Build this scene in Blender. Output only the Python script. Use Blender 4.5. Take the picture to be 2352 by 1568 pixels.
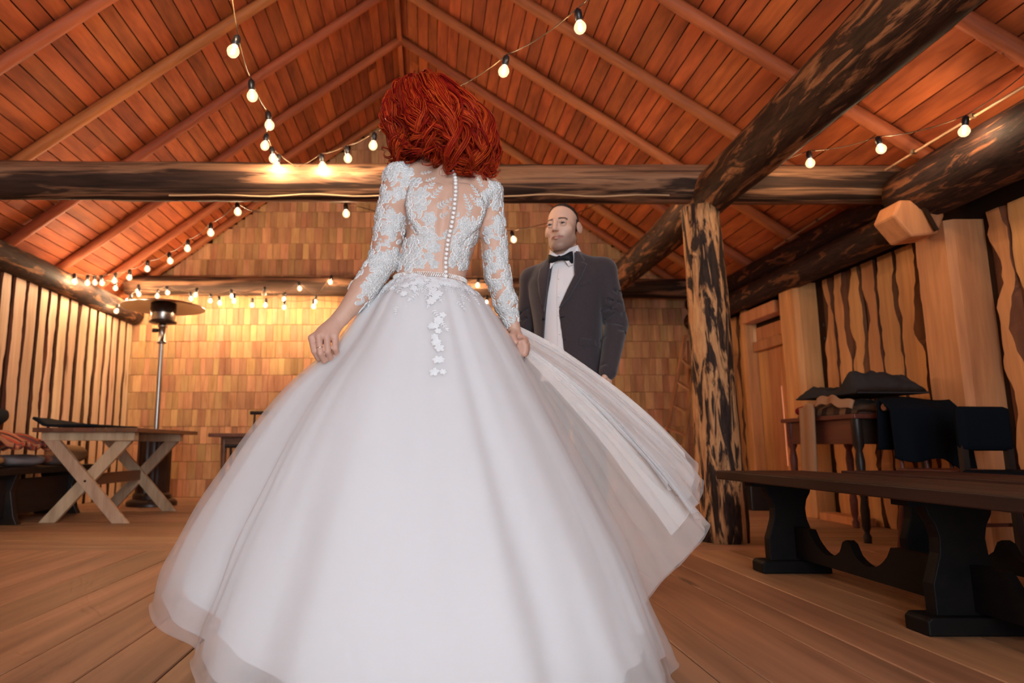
import bpy, bmesh, math, random
import numpy as np
from mathutils import Vector, Matrix, Quaternion, noise
from mathutils.bvhtree import BVHTree

random.seed(7)
rng = np.random.default_rng(11)
scene = bpy.context.scene
C = scene.collection
for o in list(bpy.data.objects):
    bpy.data.objects.remove(o)

# ------------------------------------------------------------------ camera
PITCH = math.atan(239 / 1540)
cam_d = bpy.data.cameras.new('camera')
cam = bpy.data.objects.new('camera', cam_d); C.objects.link(cam)
cam.location = (0, 0, 0.6)
cam.rotation_euler = (math.pi / 2 + PITCH, 0, 0)
cam_d.sensor_width = 36; cam_d.sensor_fit = 'HORIZONTAL'
cam_d.lens = 36 * 1540 / 2352
cam_d.shift_x = (1176 - 980) / 2352
cam_d.clip_start = 0.05
cam_d.dof.use_dof = True
cam_d.dof.focus_distance = 2.1
cam_d.dof.aperture_fstop = 3.0
scene.camera = cam

# ------------------------------------------------------------------ world: overcast daylight outside the barn
world = bpy.data.worlds.new('daylight'); scene.world = world
world.use_nodes = True
bg = world.node_tree.nodes['Background']
bg.inputs['Color'].default_value = (0.81, 0.92, 1.0, 1)
bg.inputs['Strength'].default_value = 8.8
# the open barn doorway behind the camera lets the daylight in
pl = bpy.data.lights.new('doorway_portal', 'AREA')
pl.shape = 'RECTANGLE'; pl.size = 2.9; pl.size_y = 3.05
pl.cycles.is_portal = True
po = bpy.data.objects.new('doorway_portal', pl); C.objects.link(po)
po.location = (.2, -2.95, 1.55); po.rotation_euler = (math.pi / 2, 0, 0)

BULB_POWER = 1000.0
vs = scene.view_settings
vs.view_transform = 'Standard'; vs.look = 'None'; vs.gamma = 1.0; vs.exposure = 0.0
vs.use_curve_mapping = False
scene.cycles.transparent_max_bounces = 16
scene.cycles.max_bounces = 6
scene.cycles.diffuse_bounces = 4
scene.cycles.glossy_bounces = 2
scene.cycles.transmission_bounces = 3
scene.cycles.use_adaptive_sampling = True
scene.cycles.adaptive_threshold = .1
scene.cycles.adaptive_min_samples = 12
scene.cycles.sample_clamp_indirect = 6.0
scene.cycles.use_denoising = True

# ------------------------------------------------------------------ node helpers
class NT:
    def __init__(self, name):
        self.m = bpy.data.materials.new(name); self.m.use_nodes = True
        self.t = self.m.node_tree; self.t.nodes.clear()
        self.out = self.add('ShaderNodeOutputMaterial')
    def add(self, typ, **kw):
        n = self.t.nodes.new(typ)
        for k, v in kw.items():
            if k in ('operation', 'blend_type', 'data_type', 'noise_dimensions', 'feature', 'wave_type', 'bands_direction', 'attribute_name', 'interpolation'):
                setattr(n, k, v)
        return n
    def put(self, sock, v):
        if isinstance(v, bpy.types.NodeSocket): self.t.links.new(v, sock)
        else:
            if hasattr(sock, 'default_value'):
                dv = sock.default_value
                if hasattr(dv, '__len__') and not hasattr(v, '__len__'): v = [v] * len(dv)
                if hasattr(dv, '__len__') and len(dv) == 4 and len(v) == 3: v = (*v, 1)
                sock.default_value = v
    def math(self, op, a, b=None, c=None):
        n = self.add('ShaderNodeMath', operation=op); self.put(n.inputs[0], a)
        if b is not None: self.put(n.inputs[1], b)
        if c is not None: self.put(n.inputs[2], c)
        return n.outputs[0]
    def vmath(self, op, a, b):
        n = self.add('ShaderNodeVectorMath', operation=op); self.put(n.inputs[0], a); self.put(n.inputs[1], b)
        return n.outputs[0]
    def noise(self, vec, scale, detail=4, rough=.55, dist=0.0):
        n = self.add('ShaderNodeTexNoise'); self.put(n.inputs['Vector'], vec)
        n.inputs['Scale'].default_value = scale; n.inputs['Detail'].default_value = detail
        n.inputs['Roughness'].default_value = rough; n.inputs['Distortion'].default_value = dist
        return n.outputs[0]
    def ramp(self, fac, stops):
        n = self.add('ShaderNodeValToRGB'); self.put(n.inputs[0], fac)
        e = n.color_ramp.elements
        while len(e) < len(stops): e.new(0.5)
        for i, (p, c) in enumerate(stops):
            e[i].position = p; e[i].color = (*c, 1) if len(c) == 3 else c
        return n.outputs[0]
    def mix(self, fac, a, b, blend='MIX'):
        n = self.add('ShaderNodeMix', data_type='RGBA', blend_type=blend)
        self.put(n.inputs[0], fac); self.put(n.inputs[6], a); self.put(n.inputs[7], b)
        return n.outputs[2]
    def hsv(self, col, h=.5, s=1., v=1.):
        n = self.add('ShaderNodeHueSaturation'); self.put(n.inputs['Color'], col)
        self.put(n.inputs['Hue'], h); self.put(n.inputs['Saturation'], s); self.put(n.inputs['Value'], v)
        return n.outputs[0]
    def bump(self, h, strength=.3, dist=.01):
        n = self.add('ShaderNodeBump'); n.inputs['Strength'].default_value = strength
        n.inputs['Distance'].default_value = dist; self.put(n.inputs['Height'], h)
        return n.outputs[0]
    def principled(self, col, rough=.6, normal=None, metallic=0., spec=.5, **kw):
        n = self.add('ShaderNodeBsdfPrincipled')
        self.put(n.inputs['Base Color'], col); self.put(n.inputs['Roughness'], rough)
        n.inputs['Metallic'].default_value = metallic
        n.inputs['Specular IOR Level'].default_value = spec
        if normal is not None: self.put(n.inputs['Normal'], normal)
        for k, v in kw.items(): self.put(n.inputs[k.replace('_', ' ')], v)
        return n.outputs[0]
    def done(self, sh):
        self.t.links.new(sh, self.out.inputs[0]); return self.m
    def rnd(self):
        oi = self.add('ShaderNodeObjectInfo'); ge = self.add('ShaderNodeNewGeometry')
        return self.math('FRACT', self.math('ADD', oi.outputs['Random'], ge.outputs['Random Per Island']))
    def pos(self): return self.add('ShaderNodeNewGeometry').outputs['Position']
    def objc(self): return self.add('ShaderNodeTexCoord').outputs['Object']

def wood(name, dark, light, axis='Y', var=.35, rough=.62, fine=16., along=1.1, knots=False, huevar=.02, spec=.35, local=False, bmp=False):
    n = NT(name); r = n.rnd()
    sc = {'X': (along, fine, fine), 'Y': (fine, along, fine), 'Z': (fine, fine, along)}[axis]
    base = n.objc() if local else n.pos()
    cb = n.add('ShaderNodeCombineXYZ'); 
    for i, k in enumerate((31., 57., 83.)): n.put(cb.inputs[i], n.math('MULTIPLY', r, k))
    v = n.vmath('ADD', n.vmath('MULTIPLY', base, sc), cb.outputs[0])
    g = n.noise(v, 1.0, 3, .66, 0.)
    blot = n.noise(n.vmath('ADD', n.vmath('MULTIPLY', base, tuple(max(.8, s * .22) for s in sc)), cb.outputs[0]), 1.0, 1, .5, 0.)
    f = n.math('ADD', n.math('MULTIPLY', g, .65), n.math('MULTIPLY', blot, .35))
    col = n.ramp(f, [(.32, dark), (.62, light)])
    if knots:
        vo = n.add('ShaderNodeTexVoronoi'); vo.inputs['Scale'].default_value = 1.0
        kk = {'X': (.9, 4.5, 4.5), 'Y': (4.5, .9, 4.5), 'Z': (4.5, 4.5, .9)}[axis]
        n.put(vo.inputs['Vector'], n.vmath('ADD', n.vmath('MULTIPLY', base, kk), cb.outputs[0]))
        kf = n.ramp(vo.outputs['Distance'], [(.05, (1, 1, 1)), (.13, (0, 0, 0))])
        col = n.mix(n.math('MULTIPLY', kf, .75), col, tuple(d * .45 for d in dark))
    val = n.math('ADD', 1 - var * .5, n.math('MULTIPLY', r, var))
    r2 = n.math('FRACT', n.math('MULTIPLY', r, 7.31))
    col = n.hsv(col, n.math('ADD', .5 - huevar * .5, n.math('MULTIPLY', r2, huevar)), 1., val)
    return n.done(n.principled(col, rough, n.bump(g, .25, .006) if bmp else None, spec=spec))

def bark(name, cdark, cmid, cpale, amount=.5, axis='X', local=True, scl=1.0, al=1.6, fi=9.):
    """peeled log: pale cambium with long ragged patches of dark bark; built along local X"""
    n = NT(name)
    base = n.objc() if local else n.pos()
    st = {'X': (al, fi, fi), 'Z': (fi, fi, al), 'Y': (fi, al, fi)}[axis]
    st = tuple(s * scl for s in st)
    v = n.vmath('MULTIPLY', base, st)
    a = n.noise(v, 1.0, 4, .62, .9)
    b = n.noise(n.vmath('MULTIPLY', base, tuple(s * 3.2 for s in st)), 1.0, 3, .6, .4)
    pale = n.ramp(b, [(.3, cmid), (.65, cpale)])
    dk = n.ramp(b, [(.35, tuple(c * .5 for c in cdark)), (.7, tuple(min(1, c * 1.7) for c in cdark))])
    m = n.ramp(a, [(amount - .045, (0, 0, 0)), (amount + .035, (1, 1, 1))])
    col = n.mix(m, dk, pale)
    h = n.math('ADD', n.math('MULTIPLY', b, .5), n.math('MULTIPLY', m, -.6))
    return n.done(n.principled(col, .75, None, spec=.25))

def plain(name, col, rough=.6, metallic=0., spec=.4, var=0., bumpscale=None):
    n = NT(name); c = col; nor = None
    if var:
        f = n.noise(n.objc(), 6., 4); c = n.hsv(n.ramp(f, [(0, col), (1, col)]), .5, 1., n.math('ADD', 1 - var, n.math('MULTIPLY', f, 2 * var)))
    if bumpscale: nor = n.bump(n.noise(n.objc(), bumpscale, 3), .4, .004)
    return n.done(n.principled(c, rough, nor, metallic, spec))

# ------------------------------------------------------------------ object helpers
def wm(o):
    return o.matrix_basis.copy() if o.parent is None else wm(o.parent) @ o.matrix_parent_inverse @ o.matrix_basis
def link(name, me, mat=None, parent=None):
    o = bpy.data.objects.new(name, me); C.objects.link(o)
    if mat is not None and len(me.materials) == 0:
        for mm in (mat if isinstance(mat, (list, tuple)) else [mat]): me.materials.append(mm)
    if parent is not None:
        o.parent = parent
        o.matrix_parent_inverse = wm(parent).inverted()
    return o
def mesh(name, V, F, mat=None, parent=None, smooth=False, mids=None, uv=None):
    me = bpy.data.meshes.new(name)
    me.from_pydata([tuple(v) for v in V], [], [tuple(f) for f in F])
    if mids is not None:
        me.materials.clear()
        for mm in mat: me.materials.append(mm)
        me.polygons.foreach_set('material_index', np.asarray(mids, dtype=np.int32))
    if smooth: me.polygons.foreach_set('use_smooth', np.ones(len(me.polygons), dtype=bool))
    me.update()
    return link(name, me, mat, parent)
def npmesh(name, V, Q, mat=None, parent=None, smooth=True):
    """fast mesh from numpy quads/tris"""
    V = np.asarray(V, dtype=np.float32); Q = np.asarray(Q, dtype=np.int32); k = Q.shape[1]
    me = bpy.data.meshes.new(name)
    me.vertices.add(len(V)); me.vertices.foreach_set('co', V.ravel())
    me.loops.add(Q.size); me.loops.foreach_set('vertex_index', Q.ravel())
    me.polygons.add(len(Q)); me.polygons.foreach_set('loop_start', np.arange(0, Q.size, k, dtype=np.int32))
    me.polygons.foreach_set('loop_total', np.full(len(Q), k, dtype=np.int32))
    if smooth: me.polygons.foreach_set('use_smooth', np.ones(len(Q), dtype=bool))
    me.update(); me.validate()
    return link(name, me, mat, parent)
def tag(o, label, cat, group=None, kind=None):
    o['label'] = label; o['category'] = cat
    if group: o['group'] = group
    if kind: o['kind'] = kind
    return o
def thing(name, label, cat, loc=(0, 0, 0), group=None, kind=None):
    o = bpy.data.objects.new(name, None); C.objects.link(o); o.location = loc
    o.empty_display_size = .1
    o.matrix_basis = Matrix.Translation(loc)
    return tag(o, label, cat, group, kind)

class MB:
    """collects geometry for one mesh"""
    def __init__(s): s.V = []; s.F = []; s.M = []
    def raw(s, V, F, mi=0):
        b = len(s.V); s.V += [tuple(v) for v in V]; s.F += [tuple(i + b for i in f) for f in F]; s.M += [mi] * len(F); return s
    def box(s, c, d, M=None, mi=0, taper=1.0):
        V = []
        for z in (-.5, .5):
            for x, y in ((-.5, -.5), (.5, -.5), (.5, .5), (-.5, .5)):
                k = taper if z > 0 else 1
                V.append(Vector((x * d[0] * k, y * d[1] * k, z * d[2])))
        if M is not None: V = [M @ v for v in V]
        V = [v + Vector(c) for v in V]
        return s.raw(V, [(3, 2, 1, 0), (4, 5, 6, 7), (0, 1, 5, 4), (1, 2, 6, 5), (2, 3, 7, 6), (3, 0, 4, 7)], mi)
    def bar(s, a, b, w, h, up=(0, 0, 1), mi=0):
        a, b = Vector(a), Vector(b); d = b - a; L = d.length; x = d.normalized()
        u = Vector(up); y = u.cross(x)
        if y.length < 1e-4: y = Vector((0, 1, 0)).cross(x)
        y.normalize(); z = x.cross(y)
        M = Matrix((x, y, z)).transposed()
        return s.box((a + b) / 2, (L, w, h), M, mi)
    def tube(s, pts, rad, seg=10, mi=0, caps=True, flat=1.0):
        pts = [Vector(p) for p in pts]; n = len(pts)
        rad = rad if hasattr(rad, '__len__') else [rad] * n
        t0 = (pts[1] - pts[0]).normalized(); u = t0.orthogonal().normalized(); V = []
        for i, p in enumerate(pts):
            t = (pts[min(i + 1, n - 1)] - pts[max(i - 1, 0)]).normalized()
            u = (u - t * u.dot(t)); u = u.normalized() if u.length > 1e-6 else t.orthogonal().normalized()
            w = t.cross(u)
            for k in range(seg):
                a = 2 * math.pi * k / seg
                V.append(p + (u * math.cos(a) + w * math.sin(a) * flat) * rad[i])
        F = [(i * seg + k, i * seg + (k + 1) % seg, (i + 1) * seg + (k + 1) % seg, (i + 1) * seg + k) for i in range(n - 1) for k in range(seg)]
        s.raw(V, F, mi)
        if caps: s.raw(V[:seg], [tuple(range(seg))[::-1]], mi); s.raw(V[-seg:], [tuple(range(seg))], mi)
        return s
    def lathe(s, prof, c=(0, 0, 0), seg=20, mi=0, caps=True):
        V = [(c[0] + r * math.cos(2 * math.pi * k / seg), c[1] + r * math.sin(2 * math.pi * k / seg), c[2] + z) for r, z in prof for k in range(seg)]
        n = len(prof)
        F = [(i * seg + k, i * seg + (k + 1) % seg, (i + 1) * seg + (k + 1) % seg, (i + 1) * seg + k) for i in range(n - 1) for k in range(seg)]
        s.raw(V, F, mi)
        if caps: s.raw(V[:seg], [tuple(range(seg))[::-1]], mi); s.raw(V[-seg:], [tuple(range(seg))], mi)
        return s
    def prism(s, poly, M, th, mi=0):
        """poly: 2D outline, extruded th along local z, then M"""
        n = len(poly)
        V = [M @ Vector((x, y, -th / 2)) for x, y in poly] + [M @ Vector((x, y, th / 2)) for x, y in poly]
        F = [tuple(range(n))[::-1], tuple(range(n, 2 * n))] + [(i, (i + 1) % n, n + (i + 1) % n, n + i) for i in range(n)]
        return s.raw(V, F, mi)
    def build(s, name, mat, parent=None, smooth=False, bevel=0):
        o = mesh(name, s.V, s.F, mat, parent, smooth, s.M if isinstance(mat, (list, tuple)) else None)
        if bevel:
            md = o.modifiers.new('edge', 'BEVEL'); md.width = bevel; md.segments = 2; md.limit_method = 'ANGLE'; md.angle_limit = .7
        return o

def frame(x, y, z, o):
    return Matrix(((x[0], y[0], z[0], o[0]), (x[1], y[1], z[1], o[1]), (x[2], y[2], z[2], o[2]), (0, 0, 0, 1)))
def crom(P, n):
    P = [Vector(p) for p in P]; out = []
    for i in range(len(P) - 1):
        p0 = P[max(i - 1, 0)]; p1 = P[i]; p2 = P[i + 1]; p3 = P[min(i + 2, len(P) - 1)]
        for k in range(n):
            t = k / n
            out.append(.5 * ((2 * p1) + (p2 - p0) * t + (2 * p0 - 5 * p1 + 4 * p2 - p3) * t * t + (3 * p1 - p0 - 3 * p2 + p3) * t ** 3))
    out.append(P[-1]); return out
def interp(xs, ys, x): return np.interp(x, xs, ys)

def log_mesh(name, a, b, r0, r1, mat, parent=None, seg=20, rough=.06, bend=.0, seed=0, step=.12):
    """a round timber from a to b; object space runs along +X"""
    a, b = Vector(a), Vector(b); d = b - a; L = d.length; n = max(4, int(L / step))
    V = []
    for i in range(n + 1):
        t = i / n; r = r0 + (r1 - r0) * t
        cy = bend * math.sin(math.pi * t) + .35 * bend * math.sin(7 * t + seed); cz = bend * .6 * math.sin(2.3 * t + seed)
        for k in range(seg):
            an = 2 * math.pi * k / seg
            f = 1 + rough * noise.noise(Vector((t * L * 1.7, math.cos(an) * 1.6 + seed, math.sin(an) * 1.6))) + rough * .5 * noise.noise(Vector((t * L * 6, math.cos(an) * 4 + seed, math.sin(an) * 4)))
            V.append((t * L, cy + math.cos(an) * r * f, cz + math.sin(an) * r * f))
    F = [(i * seg + k, i * seg + (k + 1) % seg, (i + 1) * seg + (k + 1) % seg, (i + 1) * seg + k) for i in range(n) for k in range(seg)]
    F += [tuple(range(seg))[::-1], tuple(n * seg + k for k in range(seg))]
    me = bpy.data.meshes.new(name); me.from_pydata(V, [], F)
    me.polygons.foreach_set('use_smooth', np.array([len(f) == 4 for f in F])); me.update()
    o = bpy.data.objects.new(name, me); C.objects.link(o); me.materials.append(mat)
    x = d.normalized(); up = Vector((0, 0, 1)) if abs(x.z) < .9 else Vector((0, 1, 0))
    y = up.cross(x).normalized(); z = x.cross(y)
    M = frame(x, y, z, a)
    if parent is not None:
        o.parent = parent; o.matrix_parent_inverse = wm(parent).inverted()
    o.matrix_basis = M
    return o

# ================================================================== materials of the room
M_roof = wood('roof_wood', (.19, .038, .011), (.50, .120, .034), 'Y', var=.40, rough=.7, fine=10, along=1.6, huevar=.008)
M_rafter = wood('rafter_wood', (.22, .056, .017), (.50, .150, .046), 'X', var=.2, fine=12, local=True)
M_floor = wood('floor_wood', (.21, .098, .046), (.47, .24, .125), 'Y', var=.28, rough=.55, fine=10, along=.55, spec=.4, knots=True, huevar=.010)
M_floorx = wood('floor_wood_far', (.26, .13, .07), (.45, .25, .14), 'X', var=.2, rough=.55, fine=10, along=.55, spec=.4)
M_dark = plain('dark_gap', (.03, .014, .008), .9, spec=.1)
M_block = wood('wall_block_wood', (.39, .18, .076), (.63, .35, .165), 'Z', var=.5, rough=.6, fine=14, along=2.5, knots=False, huevar=.03)
M_slab = wood('slab_wood', (.56, .34, .19), (.82, .58, .38), 'Z', var=.25, rough=.62, fine=14, along=.8, knots=True)
M_slabR = wood('slab_wood_orange', (.40, .160, .060), (.70, .325, .125), 'Z', var=.3, rough=.62, fine=12, along=.9)
M_barke = wood('bark_edge', (.055, .018, .009), (.17, .062, .028), 'Z', var=.4, rough=.85, fine=9, along=1.5, knots=False)
M_log = bark('log_bark', (.042, .018, .010), (.17, .064, .026), (.36, .160, .070), .57, scl=1.5)
M_logp = bark('post_bark', (.030, .016, .012), (.40, .17, .066), (.60, .33, .15), .515, scl=1.9)
M_logl = bark('log_bark_dark', (.026, .011, .008), (.11, .037, .016), (.24, .092, .038), .575, scl=1.8)
M_tie = bark('tie_wood', (.040, .020, .013), (.17, .078, .040), (.36, .19, .105), .515, al=.55, fi=9.)
M_tieb = bark('tie_wood_back', (.040, .020, .012), (.15, .068, .036), (.30, .155, .085), .54, al=.6, fi=8.)
M_end = wood('log_end', (.35, .15, .06), (.5, .25, .11), 'X', fine=20, along=6)

YB, YF = 8.1, -3.0          # back and front walls
XL, XR = -3.6, 3.4          # left and right walls
RX, RZ = -0.29, 4.95        # ridge
SLS = {-1: .735, 1: .70}    # roof slopes

# ------------------------------------------------------------------ floor: planks laid along the room, cross-laid beyond the seam
fl = thing('floor', 'worn brown plank floor of the barn', 'floor', (0, 0, 0), kind='structure')
MB().box((-.1, 2.55, -.065), (7.2, 11.3, .06)).build('subfloor', M_dark, fl)
def plank(name, x0, x1, y0, y1, z0, z1, mat, parent, g=.0025):
    b = .003
    V = [(x0 + g, y0 + g, z0), (x1 - g, y0 + g, z0), (x1 - g, y1 - g, z0), (x0 + g, y1 - g, z0),
         (x0 + g, y0 + g, z1 - b), (x1 - g, y0 + g, z1 - b), (x1 - g, y1 - g, z1 - b), (x0 + g, y1 - g, z1 - b),
         (x0 + g + b, y0 + g + b, z1), (x1 - g - b, y0 + g + b, z1), (x1 - g - b, y1 - g - b, z1), (x0 + g + b, y1 - g - b, z1)]
    F = [(3, 2, 1, 0), (8, 9, 10, 11)] + [(i, (i + 1) % 4, 4 + (i + 1) % 4, 4 + i) for i in range(4)] + [(4 + i, 4 + (i + 1) % 4, 8 + (i + 1) % 4, 8 + i) for i in range(4)]
    return mesh(name, V, F, mat, parent)
edges = [-1.39, -1.13, -.91, -.70, -.47, -.22, .02, .27, .50, .755, .885, 1.16, 1.30]
x = -1.39
while x > XL: x -= random.choice((.2, .23, .26)); edges.insert(0, max(x, XL))
x = 1.30
while x < XR: x += random.choice((.19, .23, .26)); edges.append(min(x, XR))
for a, b in zip(edges[:-1], edges[1:]):
    cut = random.choice((.2, .9, -.6, 5)); dz = random.uniform(-.002, .0)
    ys = [YF, cut, 4.03] if cut < 4 else [YF, 4.03]
    for y0, y1 in zip(ys[:-1], ys[1:]): plank('floor_plank', a, b, y0, y1, -.035, dz, M_floor, fl)
y = 4.03
while y < YB - .05:
    w = random.choice((.17, .2, .23)); y1 = min(y + w, YB)
    cutx = random.uniform(-1.5, 1.5); dz = random.uniform(-.002, 0)
    for x0, x1 in ((XL, cutx), (cutx, XR)): plank('floor_plank', x0, x1, y, y1, -.035, dz, M_floorx, fl)
    y = y1

# ------------------------------------------------------------------ ceiling: boards along the ridge on round rafters
ce = thing('ceiling', 'steep orange-brown board ceiling on pole rafters', 'ceiling', (0, 0, 2.4), kind='structure')
for side in (-1, 1):
    SL = SLS[side]; ca = 1 / math.sqrt(1 + SL * SL); sa = SL * ca
    ux, uz = side * ca, -sa            # down the slope
    nx, nz = side * sa, ca             # outward normal
    d = 0.0; lim = (abs((XL if side < 0 else XR) - RX) + .35) / ca
    while d < lim:
        w = random.uniform(.105, .14); d1 = min(d + w, lim)
        y = YF - random.uniform(0, 1.5)
        while y < YB + .05:
            y1 = min(y + random.uniform(4.2, 6.5), YB + .1)
            off = random.uniform(0, .007); g = .0045; V = []
            for dd in (d + g, d1 - g):
                for yy in (max(y, YF) + .002, y1 - .002):
                    for h in (off, off + .025):
                        V.append((RX + ux * dd + nx * h, yy, RZ + uz * dd + nz * h))
            if y1 > YF + .01:
                mesh('roof_board', V, [(0, 1, 3, 2), (4, 6, 7, 5), (0, 4, 5, 1), (2, 3, 7, 6), (0, 2, 6, 4), (1, 5, 7, 3)], M_roof, ce)
            y = y1
        d = d1
    # weather skin outside so no daylight leaks in
    V = []
    for dd in (-.06, lim + .1):
        for yy in (YF - .1, YB + .1):
            for h in (.034, .05): V.append((RX + ux * dd + nx * h, yy, RZ + uz * dd + nz * h))
    mesh('roof_skin', V, [(0, 1, 3, 2), (4, 6, 7, 5), (0, 4, 5, 1), (2, 3, 7, 6), (0, 2, 6, 4), (1, 5, 7, 3)], M_dark, ce)
    raf = [7.98, 7.39, 6.60, 5.76, 4.94, 4.08, 3.13, 2.2, 1.25, .3, -.7, -1.7, -2.7]
    for i, yy in enumerate(raf):
        r = .043
        p0 = (RX + nx * -r, yy, RZ - nz * r * 1.05 - .0)
        L = lim - .1
        p1 = (RX + ux * L - nx * r, yy + random.uniform(-.02, .02), RZ + uz * L - nz * r)
        log_mesh('rafter', p0, p1, r, r * 1.12, M_rafter, ce, seg=12, rough=.10, bend=.012, seed=i * 3.1 + side, step=.2)
MB().box((RX, 2.55, RZ - .05), (.05, 11.1, .08)).build('ridge_strip', M_roof, ce)

# ------------------------------------------------------------------ back wall: rows of short upright blocks
wb = thing('wall_back', 'gable end wall clad in rows of short upright wood blocks', 'wall', (0, YB, 0), kind='structure')
def roofz(x): return RZ - SLS[1 if x > RX else -1] * abs(x - RX)
g = MB()
xs = np.linspace(XL - .1, XR + .1, 24); V = []
for x in xs: V += [(x, YB + .06, -.05), (x, YB + .06, roofz(x) + .05), (x, YB + .03, -.05), (x, YB + .03, roofz(x) + .05)]
F = []
for i in range(len(xs) - 1):
    a = i * 4; b = a + 4
    F += [(a, b, b + 1, a + 1), (a + 2, a + 3, b + 3, b + 2)]
g.raw(V, F).build('wall_backing', M_dark, wb)
blk = {}
def blockmesh(w):
    if w not in blk:
        h = .2035; b = .003; t = .035
        V = [(-w / 2, 0, 0), (w / 2, 0, 0), (w / 2, 0, h), (-w / 2, 0, h), (-w / 2, b - t, 0), (w / 2, b - t, 0), (w / 2, b - t, h), (-w / 2, b - t, h),
             (-w / 2 + b, -t, b), (w / 2 - b, -t, b), (w / 2 - b, -t, h - b), (-w / 2 + b, -t, h - b)]
        F = [(8, 9, 10, 11)] + [(i, (i + 1) % 4, 4 + (i + 1) % 4, 4 + i) for i in range(4)] + [(4 + i, 4 + (i + 1) % 4, 8 + (i + 1) % 4, 8 + i) for i in range(4)]
        me = bpy.data.meshes.new('wall_block'); me.from_pydata(V, [], F); me.update(); me.materials.append(M_block); blk[w] = (me, V, F)
    return blk[w]
rest = MB(); nb = 0
for row in range(24):
    z = row * .2065 + .0
    x = XL - .06 - random.uniform(0, .06)
    while x < XR:
        w = random.choice((.066, .078, .078, .092, .105))
        xc = x + w / 2; x += w + .0015
        if xc > XR: continue
        top = min(roofz(xc - w / 2), roofz(xc + w / 2)) - .01
        if z + .03 > top: continue
        dy = random.uniform(0, .004)
        me, VV, FF = blockmesh(w)
        sz = min(1, (top - z) / .2035)
        big = xc < -.95 and .15 < z < 2.35
        if big and nb < 300:
            o = bpy.data.objects.new('wall_block', me); C.objects.link(o); o.parent = wb
            o.matrix_parent_inverse = wm(wb).inverted(); o.location = (xc, YB + .03 - dy, z); o.scale = (1, 1, sz); nb += 1
        else:
            rest.raw([(v[0] + xc, v[1] + YB + .03 - dy, v[2] * sz + z) for v in VV], FF)
ro = rest.build('wall_block_field', M_block, wb); ro['kind'] = 'stuff'

# ------------------------------------------------------------------ side walls: slab boards with bark edges over a dark backing
def slab_board(name, wall_x, side, y0, w, z0, z1, mat, parent, e=.02, seed=0., t=.022):
    """side=+1: the face looks towards +X (left wall)"""
    n = 44; V = []; F = []; MI = []
    for i in range(n + 1):
        f = i / n; z = z0 + (z1 - z0) * f
        el = e * (.16 + 2.4 * max(0, noise.noise(Vector((seed, z * 2.6, 1.7)))) + .55 * noise.noise(Vector((seed + 9, z * 8, 0))) + .5 * max(0, noise.noise(Vector((seed + 11, z * 19, 0)))) - .25 * max(0, noise.noise(Vector((seed + 14, z * 30, 0)))))
        er = e * (.16 + 2.4 * max(0, noise.noise(Vector((seed + 5, z * 2.6, 4.7)))) + .55 * noise.noise(Vector((seed + 19, z * 8, 0))) + .5 * max(0, noise.noise(Vector((seed + 21, z * 19, 0)))) - .25 * max(0, noise.noise(Vector((seed + 24, z * 30, 0)))))
        wob = .006 * noise.noise(Vector((seed + 3, z * 1.5, 0)))
        for yy, dx in ((y0 + wob, 0), (y0 + wob + max(.003, el), t), (y0 + w + wob - max(.003, er), t), (y0 + w + wob, 0)):
            V.append((wall_x + side * dx, yy, z))
    for i in range(n):
        for k in range(3):
            a = i * 4 + k; q = (a, a + 1, a + 5, a + 4)
            F.append(q if side > 0 else q[::-1]); MI.append(0 if k == 1 else 1)
    return mesh(name, V, F, [mat, M_barke], parent, False, MI)

wl = thing('wall_left', 'upright pale slab boards with dark gaps along the side wall', 'wall', (XL, 2.5, 0), kind='structure')
MB().box((XL - .05, 2.55, 1.06), (.06, 11.2, 2.2)).build('wall_backing', M_dark, wl)
MB().box((XL - .19, 2.55, 2.30), (.05, 11.2, .5)).build('eave_board', M_roof, wl)
MB().box((XL - .12, 2.55, 2.10), (.2, 11.2, .05)).build('eave_sill', M_dark, wl)
y = 8.07; k = 0
while y > 3.2:
    w = random.uniform(.125, .165); y -= w
    slab_board('wall_board', XL - .02, 1, y, w, .0, 2.15, M_slab, wl, .016, k * 2.7); y -= random.uniform(.025, .06); k += 1
while y > YF:
    w = random.uniform(.3, .4); y -= w; slab_board('wall_board', XL - .02, 1, y, w, .0, 2.15, M_slab, wl, .016, k * 2.7); y -= .04; k += 1

wr = thing('wall_right', 'upright orange slab boards with ragged bark edges', 'wall', (XR, 2.5, 0), kind='structure')
bk = MB()
DY0, DY1 = 6.2, 6.85
def back_rect(y0, y1, z0, z1): bk.box((XR + .05, (y0 + y1) / 2, (z0 + z1) / 2), (.04, y1 - y0, z1 - z0))
back_rect(YF - .05, 5.69, -.05, 2.7); back_rect(5.715, DY0, -.05, 2.7); back_rect(DY1, YB + .05, -.05, 2.7)
back_rect(DY0, DY1, 1.80, 2.7)
for z0, z1 in ((-.05, 1.50), (1.53, 1.62), (1.65, 2.7)): back_rect(5.69, 5.715, z0, z1)
bk.build('wall_backing', M_dark, wr)
y = YB - .02; k = 0
stops = [(YB, DY1 + .12), (5.66, 4.34), (3.92, YF)]
for ya, yb in stops:
    y = ya
    while y > yb + .03:
        w = min(random.uniform(.15, .24) if y > 3 else random.uniform(.3, .4), y - yb); y -= w
        slab_board('wall_board', XR + .02, -1, y, w, .0, 2.0, M_slabR, wr, .050, 50 + k * 3.3, .024); y -= random.uniform(.0, .012); k += 1

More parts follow.
